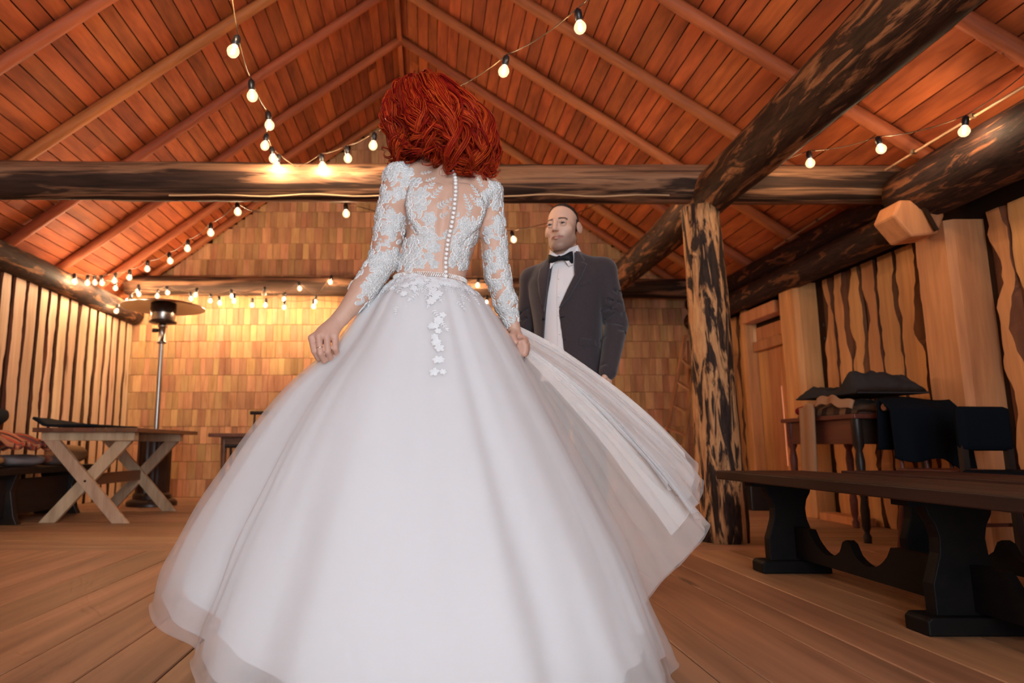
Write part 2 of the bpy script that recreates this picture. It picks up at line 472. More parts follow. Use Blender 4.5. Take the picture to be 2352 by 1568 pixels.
# door in the side wall: plank door with lintel, daylight slit between two planks
dr = thing('door_1', 'orange plank door with lintel and a bright daylight slit', 'door', (XR, 6.5, 0), kind='structure')
for y0, y1, z1 in ((DY0, 6.435, 1.62), (6.45, 6.66, 1.62), (6.66, DY1, 1.62)):
    MB().box((XR + .03, (y0 + y1) / 2, z1 / 2), (.03, y1 - y0 - .002, z1)).build('door_plank', M_slabR, dr)
MB().box((XR + .03, 6.4425, .18), (.03, .02, .46)).build('door_patch', M_slabR, dr)
MB().box((XR + .03, 6.4425, 1.42), (.03, .02, .5)).build('door_patch', M_slabR, dr)
MB().box((XR - .01, 6.525, 1.60), (.05, .62, .10)).build('door_rail', M_slabR, dr, bevel=.006)
MB().box((XR + .02, 6.52, 1.71), (.03, .64, .17)).build('door_head_board', M_slabR, dr)
MB().box((XR - .06, 6.52, 1.90), (.14, .66, .12)).build('lintel', M_slabR, dr, bevel=.01)
MB().box((XR - .03, DY1 + .06, 1.0), (.12, .10, 2.0)).build('jamb', M_slabR, dr, bevel=.01)

# door jamb post and wall post
def hewn_post(x, y, w, d, h, label):
    ch = .035; P = [(-d / 2 + ch, -w / 2), (d / 2 - ch, -w / 2), (d / 2, -w / 2 + ch), (d / 2, w / 2 - ch), (d / 2 - ch, w / 2), (-d / 2 + ch, w / 2), (-d / 2, w / 2 - ch), (-d / 2, -w / 2 + ch)]
    V = []; n_ = 12
    for i in range(n_ + 1):
        z = h * i / n_
        for k, (px_, py_) in enumerate(P):
            q = 1 + .05 * noise.noise(Vector((z * 2.2, k * 1.7, x + y))); V.append((x + px_ * q, y + py_ * q, z))
    F = [(i * 8 + k, i * 8 + (k + 1) % 8, (i + 1) * 8 + (k + 1) % 8, (i + 1) * 8 + k) for i in range(n_) for k in range(8)] + [tuple(range(8))[::-1], tuple(n_ * 8 + k for k in range(8))]
    return tag(mesh('wall_post', V, F, M_slabR), label, 'post', kind='structure')
hewn_post(XR - .03, 5.92, .30, .26, 2.02, 'square-hewn orange post beside the side door')
hewn_post(XR - .06, 4.13, .32, .26, 1.98, 'broad hewn post against the side wall below the tie beam end')

# front wall behind the camera with the open doorway
wf = thing('wall_front', 'plain plank wall around the open barn doorway', 'wall', (0, YF, 0), kind='structure')
dx0, dx1, dz = -1.25, 1.65, 3.08
b = MB()
xs = [XL - .1, dx0, RX, dx1, XR + .1]
for xa, xb in zip(xs[:-1], xs[1:]):
    z0_ = dz if dx0 - .01 < (xa + xb) / 2 < dx1 else -.05
    b.prism([(xa, z0_), (xb, z0_), (xb, roofz(xb) + .05), (xa, roofz(xa) + .05)], frame((1, 0, 0), (0, 0, 1), (0, -1, 0), (0, YF, 0)), .06)
b.build('wall_plank', M_roof, wf)

# ------------------------------------------------------------------ logs
S = dict(kind='structure')
o = log_mesh('wall_plate', (XL + .02, YF, 2.185), (XL + .02, 8.06, 2.185), .125, .12, M_log, None, rough=.09, bend=.01, seed=2)
tag(o, 'log wall plate along the top of the pale slab wall', 'beam', **S)
o = log_mesh('wall_plate', (XR - .15, 4.45, 2.09), (XR - .15, 8.05, 2.09), .115, .11, M_logl, None, rough=.08, seed=5)
tag(o, 'lower dark log above the side door', 'beam', **S)
o = log_mesh('wall_plate', (XR - .13, 4.5, 2.30), (XR - .13, 8.05, 2.30), .10, .105, M_logl, None, rough=.08, seed=6)
tag(o, 'upper dark log stacked over the side door log', 'beam', **S)
o = log_mesh('wall_plate', (XR - .24, 4.18, 2.20), (XR - .24, YF, 2.20), .185, .21, M_logl, None, rough=.08, seed=7)
tag(o, 'thick dark log over the benches on the side wall', 'beam', **S)
o = log_mesh('tie_beam', (XL - .02, 4.42, 2.42), (XR - .1, 4.46, 2.40), .135, .135, M_tie, None, rough=.06, bend=.008, seed=3)
tag(o, 'long dark tie beam crossing the room above the couple', 'beam', **S)
o = log_mesh('tie_beam', (XL, 7.86, 2.50), (XR - .1, 7.86, 2.46), .115, .12, M_tieb, None, rough=.05, seed=8)
tag(o, 'dark tie beam in front of the block gable wall', 'beam', **S)
o = log_mesh('purlin_log', (1.95, 8.0, 2.26), (1.93, YF, 2.42), .115, .20, M_log, None, seg=24, rough=.07, bend=.015, seed=12)
tag(o, 'thick bark-patched log running overhead onto the post', 'beam', **S)
o = log_mesh('log_post', (1.89, 4.40, 0), (1.87, 4.40, 2.20), .148, .122, M_logp, None, seg=26, rough=.07, bend=.006, seed=15)
tag(o, 'free-standing peeled log post carrying the overhead log', 'post', **S)
# bracket under the tie beam end
br = thing('beam_bracket', 'hewn wooden bracket block under the tie beam end', 'bracket', (2.98, 4.15, 1.9), kind='structure')
MB().prism([(-.16, .02), (-.11, .12), (.12, .12), (.16, .02), (.10, -.10), (-.06, -.12)], frame((1, 0, 0), (0, 0, 1), (0, -1, 0), (3.05, 4.08, 1.99)), .20).build('bracket_block', M_slabR, br, bevel=.015)
MB().bar((3.05, 3.965, 2.10), (3.12, 3.95, 1.90), .02, .02).build('iron_spike', M_dark, br)

# ================================================================== string lights
M_cable = plain('cable', (.12, .07, .035), .6)
M_socket = plain('socket_black', (.012, .012, .014), .35, spec=.6)
def bulbmats():
    n = NT('filament_glow'); e = n.add('ShaderNodeEmission'); e.inputs[0].default_value = (1, .72, .45, 1); e.inputs[1].default_value = BULB_POWER
    fil = n.done(e.outputs[0])
    n = NT('bulb_glass'); tr = n.add('ShaderNodeBsdfTransparent'); tr.inputs[0].default_value = (1, .96, .9, 1)
    gl = n.add('ShaderNodeBsdfGlossy'); gl.inputs['Roughness'].default_value = .05
    em = n.add('ShaderNodeEmission'); em.inputs[0].default_value = (1, .72, .40, 1); em.inputs[1].default_value = .8
    m1 = n.add('ShaderNodeMixShader'); m1.inputs[0].default_value = .06
    n.t.links.new(tr.outputs[0], m1.inputs[1]); n.t.links.new(gl.outputs[0], m1.inputs[2])
    ad = n.add('ShaderNodeAddShader'); n.t.links.new(m1.outputs[0], ad.inputs[0]); n.t.links.new(em.outputs[0], ad.inputs[1])
    gm_ = n.done(ad.outputs[0]); gm_.cycles.emission_sampling = 'NONE'
    return fil, gm_
M_fil, M_glass = bulbmats()
M_glass_off = plain('bulb_glass_unlit', (.55, .42, .3), .15, spec=.8)
# meshes in bulb space: origin at the bulb centre, socket above
prof = [(.0015, -.0275), (.012, -.0255), (.021, -.018), (.0265, -.006), (.0275, .003), (.0245, .014), (.018, .0235), (.0135, .030), (.0125, .035)]
me_glass = MB().lathe(prof, seg=20, caps=False).build('bulb', M_glass, None, True); gm = me_glass.data; bpy.data.objects.remove(me_glass)
t_ = MB(); t_.lathe([(.0125, .030), (.0165, .033), (.0175, .062), (.015, .078), (.007, .084), (.004, .090)], seg=14); t_ = t_.build('s', M_socket, None, True); sm_ = t_.data; bpy.data.objects.remove(t_)
t_ = MB(); t_.lathe([(.001, -.016), (.006, -.012), (.0085, -.002), (.0075, .010), (.004, .019), (.001, .021)], seg=6); t_ = t_.build('f', M_fil, None, True); fm = t_.data; bpy.data.objects.remove(t_)
strands = {
 'A': ([(-.80, 1.9, 2.75), (-.829, 2.55, 2.459), (-.842, 2.75, 2.324), (-.889, 3.15, 2.346), (-.899, 3.55, 2.383), (-1.0, 3.95, 2.445), (-1.016, 4.15, 2.448), (-.99, 4.25, 2.444), (-.88, 4.285, 2.46)], (1, 7), 'string of warm bulbs sagging down to the tie beam beside the red hair'),
 'B': ([(.95, 2.2, 2.62), (.678, 2.75, 2.455), (.402, 3.10, 2.447), (.072, 3.45, 2.43), (-.326, 3.95, 2.454), (-.527, 4.15, 2.457), (-.707, 4.25, 2.447), (-.86, 4.285, 2.46)], (1, 6), 'string of warm bulbs passing behind the red hair from above the groom'),
 'C': ([(-1.2, 4.55, 2.24), (-1.406, 4.75, 2.294), (-1.725, 5.15, 2.272), (-2.046, 5.55, 2.261), (-2.342, 5.90, 2.251), (-2.682, 6.25, 2.272), (-2.960, 6.50, 2.249), (-3.145, 6.60, 2.243), (-3.293, 6.60, 2.216), (-3.376, 6.50, 2.192), (-3.43, 6.35, 2.17), (-3.45, 6.2, 2.2)], (1, 10), 'string of warm bulbs running from the tie beam to the pale slab wall'),
 'D': ([(-3.45, 6.6, 2.33), (-3.44, 6.75, 2.257), (-3.425, 7.20, 2.309), (-3.323, 7.55, 2.354), (-3.135, 7.65, 2.322), (-3.02, 7.6, 2.347), (-2.762, 7.65, 2.286), (-2.522, 7.65, 2.265), (-2.286, 7.65, 2.317), (-2.033, 7.65, 2.213), (-1.871, 7.65, 2.213), (-1.65, 7.65, 2.28), (-1.491, 7.6, 2.399), (-1.289, 7.65, 2.249), (-1.109, 7.6, 2.471), (-.5, 7.6, 2.30), (.05, 7.62, 2.33), (.607, 7.6, 2.44), (1.054, 7.65, 2.187), (1.5, 7.7, 2.35)], (1, 18), 'long string of warm bulbs along the tie beam of the gable wall'),
 'G': ([(-3.45, 7.1, 2.2), (-3.42, 7.28, 2.062), (-3.337, 7.4, 2.2), (-3.27, 7.45, 2.292), (-2.63, 7.5, 2.298), (-2.377, 7.5, 2.202), (-2.199, 7.5, 2.232), (-1.854, 7.5, 2.314), (-1.624, 7.5, 2.151), (-1.292, 7.5, 2.166), (-.4, 7.5, 2.2), (.696, 7.5, 2.212), (1.3, 7.55, 2.35)], (1, 11), 'lower string of warm bulbs hanging over the patio heater'),
 'E': ([(-.8, 4.6, 2.36), (-.601, 4.75, 2.287), (.735, 5.6, 2.354), (1.493, 4.8, 2.407), (1.6, 4.62, 2.5)], (1, 3), 'sparse string of bulbs strung behind the couple'),
 'F': ([(2.15, 4.28, 2.46), (2.442, 4.05, 2.374), (2.676, 3.75, 2.325), (2.877, 3.35, 2.253), (3.0, 2.9, 2.5)], (1, 3), 'string of three bulbs above the benches near the side wall'),
}
for key, (pts, (i0, i1), lab) in strands.items():
    anchors = [Vector(p) + Vector((0, 0, .088 if i0 <= i <= i1 else 0)) for i, p in enumerate(pts)]
    path = []
    for a, b in zip(anchors[:-1], anchors[1:]):
        L = (b - a).length; sag = min(.05, L * .055)
        for k in range(6):
            t = k / 6; path.append(a.lerp(b, t) - Vector((0, 0, 4 * sag * t * (1 - t))))
    path.append(anchors[-1])
    root = MB().tube(path, .0032, 6).build('string_light', M_cable, None, True)
    tag(root, lab, 'string light', 'warm bulb strings under the roof')
    for i in range(i0, i1 + 1):
        off = (key == 'G' and i == 7)
        p = Vector(pts[i])
        R = Matrix.Rotation(random.uniform(-.22, .22), 4, 'X') @ Matrix.Rotation(random.uniform(-.22, .22), 4, 'Y')
        top = p + Vector((0, 0, .088)); M = Matrix.Translation(top) @ R @ Matrix.Translation((0, 0, -.088))
        if off:
            gmo = gm.copy(); gmo.materials.clear(); gmo.materials.append(M_glass_off)
            bo = bpy.data.objects.new('light_bulb', gmo)
        else: bo = bpy.data.objects.new('light_bulb', gm)
        C.objects.link(bo); bo.parent = root; bo.matrix_basis = M
        so = bpy.data.objects.new('socket', sm_); C.objects.link(so); so.parent = bo
        if not off:
            fo = bpy.data.objects.new('filament', fm); C.objects.link(fo); fo.parent = bo
# pale electric cable clipped along the dark side log
o = MB().tube(crom([(2.955, 2.4, 2.352), (2.96, 2.9, 2.357), (2.96, 3.4, 2.36), (2.965, 3.8, 2.362), (2.97, 4.12, 2.362)], 6), .008, 6).build('electric_cable', plain('cable_pale', (.42, .24, .13), .6), None, True)
tag(o, 'pale electric cable clipped along the thick side log', 'cable')
for p in ((2.955, 2.9, 2.36), (2.958, 3.4, 2.363), (2.962, 3.85, 2.365)): MB().box(p, (.03, .02, .022)).build('cable_clip', M_cable, o)
o = MB().tube(crom([(3.12, 4.9, 2.385), (3.14, 5.4, 2.38), (3.16, 5.9, 2.37)], 6), .008, 6).build('electric_cable', plain('cable_pale2', (.42, .24, .13), .6), None, True)
tag(o, 'short pale cable clipped to the upper log over the door', 'cable')
for p in ((3.13, 5.15, 2.383), (3.15, 5.65, 2.375)): MB().box(p, (.03, .02, .02)).build('cable_clip', M_cable, o)

o = MB().tube([(-1.75 + 3.4 * i / 30, 4.345 + .010 * math.sin(i * 1.3), 2.277 + .005 * math.sin(i * .9)) for i in range(31)], .006, 6).build('electric_cable', plain('cable_pale3', (.55, .36, .2), .5), None, True)
tag(o, 'thin pale cable tacked under the long tie beam', 'cable')

# ================================================================== trestle benches
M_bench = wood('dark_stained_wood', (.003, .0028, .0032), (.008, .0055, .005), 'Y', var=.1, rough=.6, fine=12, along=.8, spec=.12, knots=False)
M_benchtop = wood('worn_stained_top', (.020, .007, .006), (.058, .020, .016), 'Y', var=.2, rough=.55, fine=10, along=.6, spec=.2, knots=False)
def bench(xc, label):
    t = thing('trestle_bench', label, 'bench', (xc, 2.3, 0), 'dark trestle benches by the side wall')
    for a, b in ((-.23, -.08), (-.077, .077), (.08, .23)):
        MB().box((xc + (a + b) / 2, 2.28, .448), (b - a, 2.66, .044)).build('seat_plank', M_benchtop, t, bevel=.005)
    prof = [(-.112, .405), (-.105, .375), (-.085, .34), (-.076, .30), (-.080, .25), (-.100, .19), (-.112, .155), (-.112, .055)]
    poly = prof + [(-x, z) for x, z in prof[::-1]]
    for yy in (3.36, 2.30, 1.22):
        s = MB(); s.prism(poly, frame((1, 0, 0), (0, 0, 1), (0, -1, 0), (xc, yy, 0)), .05)
        s.build('trestle_leg', M_bench, t, bevel=.004)
        MB().prism([(-.165, .0), (-.165, .045), (-.15, .058), (.15, .058), (.165, .045), (.165, 0)], frame((1, 0, 0), (0, 0, 1), (0, -1, 0), (xc, yy, 0)), .11).build('foot', M_bench, t, bevel=.006)
        MB().box((xc, yy, .415), (.36, .08, .024)).build('cross_cleat', M_bench, t)
    for ya, yb in ((3.335, 2.325), (2.275, 1.245)):
        L = ya - yb; top = []
        for k in range(41):
            f = k / 40
            z = .215
            if .13 < f < .67:
                g_ = (f - .13) / .54
                z = .215 - .085 * abs(math.sin(2 * math.pi * g_)) ** .8 * (1 if g_ < .98 else 0) - .012
                if .42 < g_ < .58: z = .205 - .02 * abs(g_ - .5) / .08
            top.append((f * L, z))
        poly2 = [(0, .07)] + top + [(L, .07)]
        MB().prism(poly2, frame((0, -1, 0), (0, 0, 1), (-1, 0, 0), (xc + .03, ya, 0)), .035).build('stretcher', M_bench, t)
    return t
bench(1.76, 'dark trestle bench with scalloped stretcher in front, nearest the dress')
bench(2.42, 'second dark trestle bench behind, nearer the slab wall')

# ================================================================== cross-legged table on the pale-wall side
M_pine = wood('pale_pine', (.34, .22, .13), (.62, .46, .30), 'Z', var=.15, rough=.6, fine=12, along=2)
M_ttop = wood('brown_table_top', (.10, .042, .024), (.22, .10, .055), 'Y', var=.15, rough=.4, fine=10, along=.7)
tb = thing('trestle_table', 'brown-topped table on pale crossed pine legs', 'table', (-2.7, 6.0, 0))
for i in range(5):
    a = -3.10 + i * .165
    MB().box((a + .0825, 6.02, .722), (.163, 1.42, .034)).build('top_plank', M_ttop, tb, bevel=.004)
for yy in (5.42, 6.42):
    MB().bar((-3.05, yy - .02, .04), (-2.36, yy - .02, .645), .045, .088, up=(0, 1, 0)).V
    def xleg(a, b, y_):
        a = Vector(a); b = Vector(b); d = (b - a).normalized(); n_ = Vector((-d.z, 0, d.x)); h = .048
        sl = d.x / d.z
        # horizontal cuts top and bottom
        hw = h / abs(d.z)
        P = [(a.x - hw, a.z), (a.x + hw, a.z), (b.x + hw, b.z), (b.x - hw, b.z)]
        return MB().prism(P, frame((1, 0, 0), (0, 0, 1), (0, -1, 0), (0, y_, 0)), .04).build('leg', M_pine, tb, bevel=.003)
    xleg((-2.99, 0, 0), (-2.42, 0, .64), yy + .022)
    xleg((-2.39, 0, 0), (-2.98, 0, .64), yy - .022)
    MB().box((-2.69, yy - .005, .672), (.74, .085, .066)).build('apron', M_pine, tb, bevel=.004)
    MB().lathe([(.008, 0), (.008, .006)], (0, 0, 0), 10).V
    bo_ = MB(); bo_.tube([(-2.685, yy - .05, .325), (-2.685, yy - .044, .325)], .009, 10); bo_.build('bolt', M_dark, tb)
MB().box((-2.69, 5.92, .33), (.035, 1.0, .09)).build('stretcher', M_ttop, tb)
M_blackcl = plain('black_cloth', (.012, .014, .018), .9, spec=.1, bumpscale=60)
def cloth_sheet(name, nx, ny, fn, mat, th, parent=None):
    """fn(u,v)->(x,y,z) sheet with real thickness"""
    P = [[Vector(fn(i / nx, j / ny)) for j in range(ny + 1)] for i in range(nx + 1)]
    V = []; F = []
    for i in range(nx + 1):
        for j in range(ny + 1):
            a = P[min(i + 1, nx)][j] - P[max(i - 1, 0)][j]; b = P[i][min(j + 1, ny)] - P[i][max(j - 1, 0)]
            n_ = a.cross(b); n_ = n_.normalized() if n_.length > 1e-9 else Vector((0, 0, 1))
            V.append(P[i][j] + n_ * th / 2); V.append(P[i][j] - n_ * th / 2)
    W = ny + 1; I = lambda i, j, s: (i * W + j) * 2 + s
    for i in range(nx):
        for j in range(ny):
            F.append((I(i, j, 0), I(i + 1, j, 0), I(i + 1, j + 1, 0), I(i, j + 1, 0)))
            F.append((I(i, j, 1), I(i, j + 1, 1), I(i + 1, j + 1, 1), I(i + 1, j, 1)))
    for i in range(nx):
        F.append((I(i, 0, 0), I(i, 0, 1), I(i + 1, 0, 1), I(i + 1, 0, 0))); F.append((I(i, ny, 0), I(i + 1, ny, 0), I(i + 1, ny, 1), I(i, ny, 1)))
    for j in range(ny):
        F.append((I(0, j, 0), I(0, j + 1, 0), I(0, j + 1, 1), I(0, j, 1))); F.append((I(nx, j, 0), I(nx, j, 1), I(nx, j + 1, 1), I(nx, j + 1, 0)))
    return mesh(name, V, F, mat, parent, True)
o = cloth_sheet('cloth_runner', 24, 14, lambda u, v: (-3.12 + u * .50, 5.34 + v * .78, .758 + .006 * noise.noise(Vector((u * 4, v * 5, 0))) + .06 * max(0, .18 - u) / .18 * (1 - .4 * v)), M_blackcl, .02)
tag(o, 'black cloth lying over the crossed-leg table top', 'cloth')

# ================================================================== low dark bench with blankets at the pale wall
M_chest = wood('black_brown_wood', (.008, .006, .006), (.03, .016, .011), 'Y', var=.1, rough=.4, fine=10, knots=False)
lb = thing('low_bench', 'low black-brown bench against the pale slab wall', 'bench', (-3.35, 5.3, 0))
MB().box((-3.33, 5.35, .405), (.44, 2.1, .05)).build('seat', M_chest, lb, bevel=.006)
for yy in (4.5, 5.3, 6.2):
    MB().prism([(-.17, .38), (-.13, .25), (-.17, .06), (-.2, 0), (.2, 0), (.17, .06), (.13, .25), (.17, .38)], frame((1, 0, 0), (0, 0, 1), (0, -1, 0), (-3.33, yy, 0)), .06).build('leg', M_chest, lb, bevel=.005)
MB().box((-3.25, 5.35, .20), (.03, 1.9, .28)).build('panel', M_chest, lb)
def stripes(name, cols, axis, scale):
    n = NT(name); s = n.add('ShaderNodeSeparateXYZ'); n.put(s.inputs[0], n.objc())
    w = n.math('ADD', n.math('MULTIPLY', s.outputs['XYZ'.index(axis)], scale), n.math('MULTIPLY', n.noise(n.objc(), 3., 2), .25))
    f = n.math('FRACT', w)
    st = [(i / len(cols), c) for i, c in enumerate(cols)]
    r = n.add('ShaderNodeValToRGB'); r.color_ramp.interpolation = 'CONSTANT'; n.put(r.inputs[0], f); e = r.color_ramp.elements
    while len(e) < len(st): e.new(.5)
    for i, (p, c) in enumerate(st): e[i].position = p; e[i].color = (*c, 1)
    return n.done(n.principled(r.outputs[0], .9, n.bump(n.noise(n.objc(), 120., 2), .3, .003), spec=.1))
def pillow(name, c, d, mat, rot=0., tilt=0., seed=0., pw=2.6, amp=.12):
    nu, nv = 28, 16; V = []
    R = Matrix.Rotation(rot, 3, 'Z') @ Matrix.Rotation(tilt, 3, 'X')
    for j in range(nv + 1):
        ph = -math.pi / 2 + math.pi * j / nv
        for i in range(nu):
            th = 2 * math.pi * i / nu
            f = lambda a: math.copysign(abs(a) ** (2 / pw), a)
            p = Vector((f(math.cos(th)) * abs(math.cos(ph)) ** (2 / pw) * d[0] / 2, f(math.sin(th)) * abs(math.cos(ph)) ** (2 / pw) * d[1] / 2, f(math.sin(ph)) * d[2] / 2))
            k = 1 + amp * noise.noise(Vector((p.x * 6 + seed, p.y * 6, p.z * 6))) + amp * .5 * noise.noise(Vector((p.x * 15 + seed, p.y * 15, p.z * 15)))
            V.append(R @ (p * k) + Vector(c))
    F = [(j * nu + i, j * nu + (i + 1) % nu, (j + 1) * nu + (i + 1) % nu, (j + 1) * nu + i) for j in range(nv) for i in range(nu)]
    return mesh(name, V, F, mat, None, True)
M_str = stripes('striped_blanket', [(.55, .09, .05), (.50, .20, .10), (.10, .05, .05), (.62, .16, .08), (.55, .33, .2), (.50, .10, .06), (.16, .12, .12)], 'Y', 7.)
M_str2 = stripes('checked_blanket', [(.16, .10, .08), (.42, .26, .15), (.09, .06, .06), (.45, .15, .08)], 'Y', 5.)
M_beige = plain('beige_wool', (.50, .33, .18), .95, spec=.1, bumpscale=80)
M_greyb = plain('grey_wool', (.30, .26, .26), .95, spec=.1, bumpscale=80)
def roll(name, x0, x1, y, z, r, mat, sd=0.):
    pts = [(x0 + (x1 - x0) * i / 10, y + .02 * noise.noise(Vector((i * .5, sd, 0))), z + .012 * noise.noise(Vector((i * .7, sd, 3)))) for i in range(11)]
    b = MB(); b.tube(pts, [r * (1 + .12 * noise.noise(Vector((i * .9, sd, 7)))) for i in range(11)], 16, flat=.75); return b.build(name, mat, None, True)
tag(pillow('folded_blanket', (-3.36, 4.95, .487), (.42, .58, .10), M_beige, .1, 0, 1), 'folded beige blanket, lowest on the black-brown bench', 'blanket')
tag(pillow('folded_blanket', (-3.34, 5.50, .482), (.38, .46, .09), M_greyb, -.1, 0, 5), 'folded grey blanket on the black-brown bench', 'blanket')
tag(cloth_sheet('striped_blanket', 22, 30, lambda u, v: (-3.52 + u * .46, 5.02 + v * .62, .605 + .10 * math.sin(math.pi * min(1, u * 1.1)) * (1 - .3 * v) + .02 * math.sin(v * 17 + u * 3) - .02 * v), M_str, .03), 'red and orange striped blanket heaped on the black-brown bench', 'blanket')
tag(pillow('rolled_blanket', (-3.26, 5.87, .482), (.34, .22, .09), M_str2, .2, 0, 8), 'brown checked blanket beside the striped one', 'blanket')
tag(pillow('cushion', (-3.30, 6.20, .52), (.34, .36, .17), M_beige, .3, 0, 12), 'plump beige cushion glimpsed under the crossed-leg table', 'cushion')
tag(pillow('cushion', (-3.45, 5.30, .815), (.24, .34, .13), M_blackcl, .2, .25, 14), 'black cushion on top of the striped blanket', 'cushion')

# ================================================================== patio heater
M_steel = plain('steel', (.42, .39, .36), .30, 1.0, .5)
M_hdark = plain('heater_dark', (.05, .025, .018), .35, .3, .5)
ht = thing('patio_heater', 'tall patio heater with wide steel reflector behind the table', 'heater', (-2.8, 7.0, 0))
hx, hy = -2.80, 7.0
MB().lathe([(.245, 0), (.245, .035), (.22, .06), (.19, .07)], (hx, hy, 0), 32).build('base', M_hdark, ht, True)
b = MB(); V = []
prof = [(.185, .07), (.185, .11), (.165, .13), (.165, .70), (.175, .72), (.175, .75), (.04, .77)]
seg = 48
for r, z in prof:
    for k in range(seg):
        a = 2 * math.pi * k / seg; rr = r * (1 - (.05 if (k % 4) == 0 and .12 < z < .71 else 0)); V.append((hx + rr * math.cos(a), hy + rr * math.sin(a), z))
F = [(i * seg + k, i * seg + (k + 1) % seg, (i + 1) * seg + (k + 1) % seg, (i + 1) * seg + k) for i in range(len(prof) - 1) for k in range(seg)]
b.raw(V, F).build('tank_cover', M_hdark, ht)
MB().tube([(hx, hy, .72), (hx, hy, 1.70)], .026, 16).build('pole', M_steel, ht, True)
MB().lathe([(.03, 0), (.052, .01), (.052, .02), (.036, .03), (.036, .17), (.05, .18), (.05, .20), (.03, .21)], (hx, hy, 1.66), 24).build('valve_housing', M_steel, ht, True)
kb = MB(); kb.tube([(hx - .035, hy - .03, 1.80), (hx - .09, hy - .03, 1.80)], .022, 12); kb.build('control_knob', M_socket, ht, True)
MB().lathe([(.02, 0), (.14, .015), (.14, .03), (.12, .04)], (hx, hy, 1.87), 32).build('burner_plate', M_hdark, ht, True)
MB().lathe([(.11, .0), (.125, .04), (.125, .09)], (hx, hy, 1.90), 32, caps=False).build('burner_bowl', M_steel, ht, True)
MB().lathe([(.13, 0), (.13, .11), (.10, .12)], (hx, hy, 1.985), 32).build('emitter_screen', M_hdark, ht, True)
b = MB(); b.lathe([(.425, 0), (.42, .012), (.30, .045), (.15, .072), (.012, .085), (.012, .08), (.15, .065), (.30, .037), (.41, .003), (.425, 0)], (hx, hy, 2.045), 48, caps=False)
b.build('reflector', M_steel, ht, True)

# ================================================================== far table and spindle chairs beyond the dress
M_black = plain('black_paint', (.012, .010, .010), .4, spec=.5)
ft = thing('side_table', 'small dark brown table half hidden by the dress', 'table', (-1.6, 6.8, 0))
MB().box((-1.55, 6.85, .70), (1.10, .7, .035)).build('tabletop', M_ttop, ft, bevel=.004)
MB().box((-1.55, 6.6, .645), (.9, .03, .08)).build('apron', M_ttop, ft)
for dx in (-.42, .42):
    for dy in (-.25, .25): MB().lathe([(.028, 0), (.022, .3), (.03, .66)], (-1.55 + dx, 6.85 + dy, 0), 12).build('leg', M_ttop, ft, True)
def spindle_chair(x, y, face, label, hs=.45, hb=.97, w=.42, mat=M_black, nsp=4):
    c = thing('spindle_chair', label, 'chair', (x, y, 0), 'dark spindle chairs')
    f = Vector((math.sin(face), -math.cos(face), 0)); r = Vector((math.cos(face), math.sin(face), 0)); o_ = Vector((x, y, 0))
    P = lambda a, b_, z: o_ + r * a + f * b_ + Vector((0, 0, z))
    MB().prism([(-w / 2, -.2), (w / 2, -.2), (w / 2 + .02, .2), (-w / 2 - .02, .2)], frame(r, f, (0, 0, 1), P(0, 0, hs)), .035).build('seat', mat, c, bevel=.006)
    for sx in (-1, 1):
        MB().tube([P(sx * (w / 2 - .03), .17, hs), P(sx * (w / 2 - .0), .2, 0)], [.018, .014], 10).build('leg', mat, c, True)
        MB().tube([P(sx * (w / 2 - .03), -.17, hs), P(sx * (w / 2 - .0), -.23, 0)], [.018, .014], 10).build('leg', mat, c, True)
    for k in range(nsp):
        a = -w / 2 + .03 + (w - .06) * k / (nsp - 1)
        MB().tube([P(a, -.18, hs + .01), P(a, -.22, hb)], .011, 8).build('spindle', mat, c, True)
    MB().tube([P(-w / 2 - .02, -.22, hb), P(w / 2 + .02, -.22, hb)], .021, 10).build('top_rail', mat, c, True)
    MB().bar(P(-w / 2, .19, .18), P(w / 2, .19, .18), .018, .018).build('stretcher', mat, c)
    return c
spindle_chair(-1.76, 7.46, 0, 'black spindle chair behind the small dark table', w=.46)
spindle_chair(-1.55, 6.25, math.pi, 'low black spindle chair in front of the small dark table', hs=.36, hb=.60, w=.44)

# ================================================================== furniture along the orange slab wall
M_red = wood('red_brown_wood', (.075, .018, .012), (.17, .05, .03), 'Y', var=.2, rough=.42, fine=12, knots=False)
st_ = thing('side_table', 'red-brown table with turned legs under the blankets', 'table', (3.0, 4.66, 0))
MB().box((2.96, 4.72, .785), (.50, .9, .03)).build('tabletop', M_red, st_, bevel=.005)
for dy_, dx_, sx_, sy_, mm in ((0, -.21, .025, .76, M_red), (0, .21, .025, .76, M_red), (.395, 0, .40, .025, M_red), (-.395, 0, .40, .025, M_chest)):
    MB().box((2.96 + dx_, 4.72 + dy_, .69), (sx_, sy_, .16)).build('apron', mm, st_)
turn = [(.022, 0), (.024, .04), (.014, .06), (.024, .1), (.027, .2), (.017, .27), (.028, .31), (.017, .35), (.024, .42), (.028, .5), (.019, .57), (.032, .60), (.032, .77)]
for xx in (2.75, 3.17):
    for yy in (4.32, 5.10): MB().lathe(turn, (xx, yy, 0), 16).build('leg', M_chest if yy < 4.5 else M_red, st_, True)
M_plaid = stripes('plaid_blanket', [(.07, .04, .03), (.12, .07, .045), (.04, .028, .024), (.24, .14, .085)], 'Y', 4.)
M_sand = plain('sand_blanket', (.36, .20, .115), .95, spec=.1, bumpscale=70)
M_navy = plain('black_blanket', (.006, .008, .012), .95, spec=.05, bumpscale=70)
M_slate = plain('slate_blanket', (.035, .032, .034), .95, spec=.1, bumpscale=70)
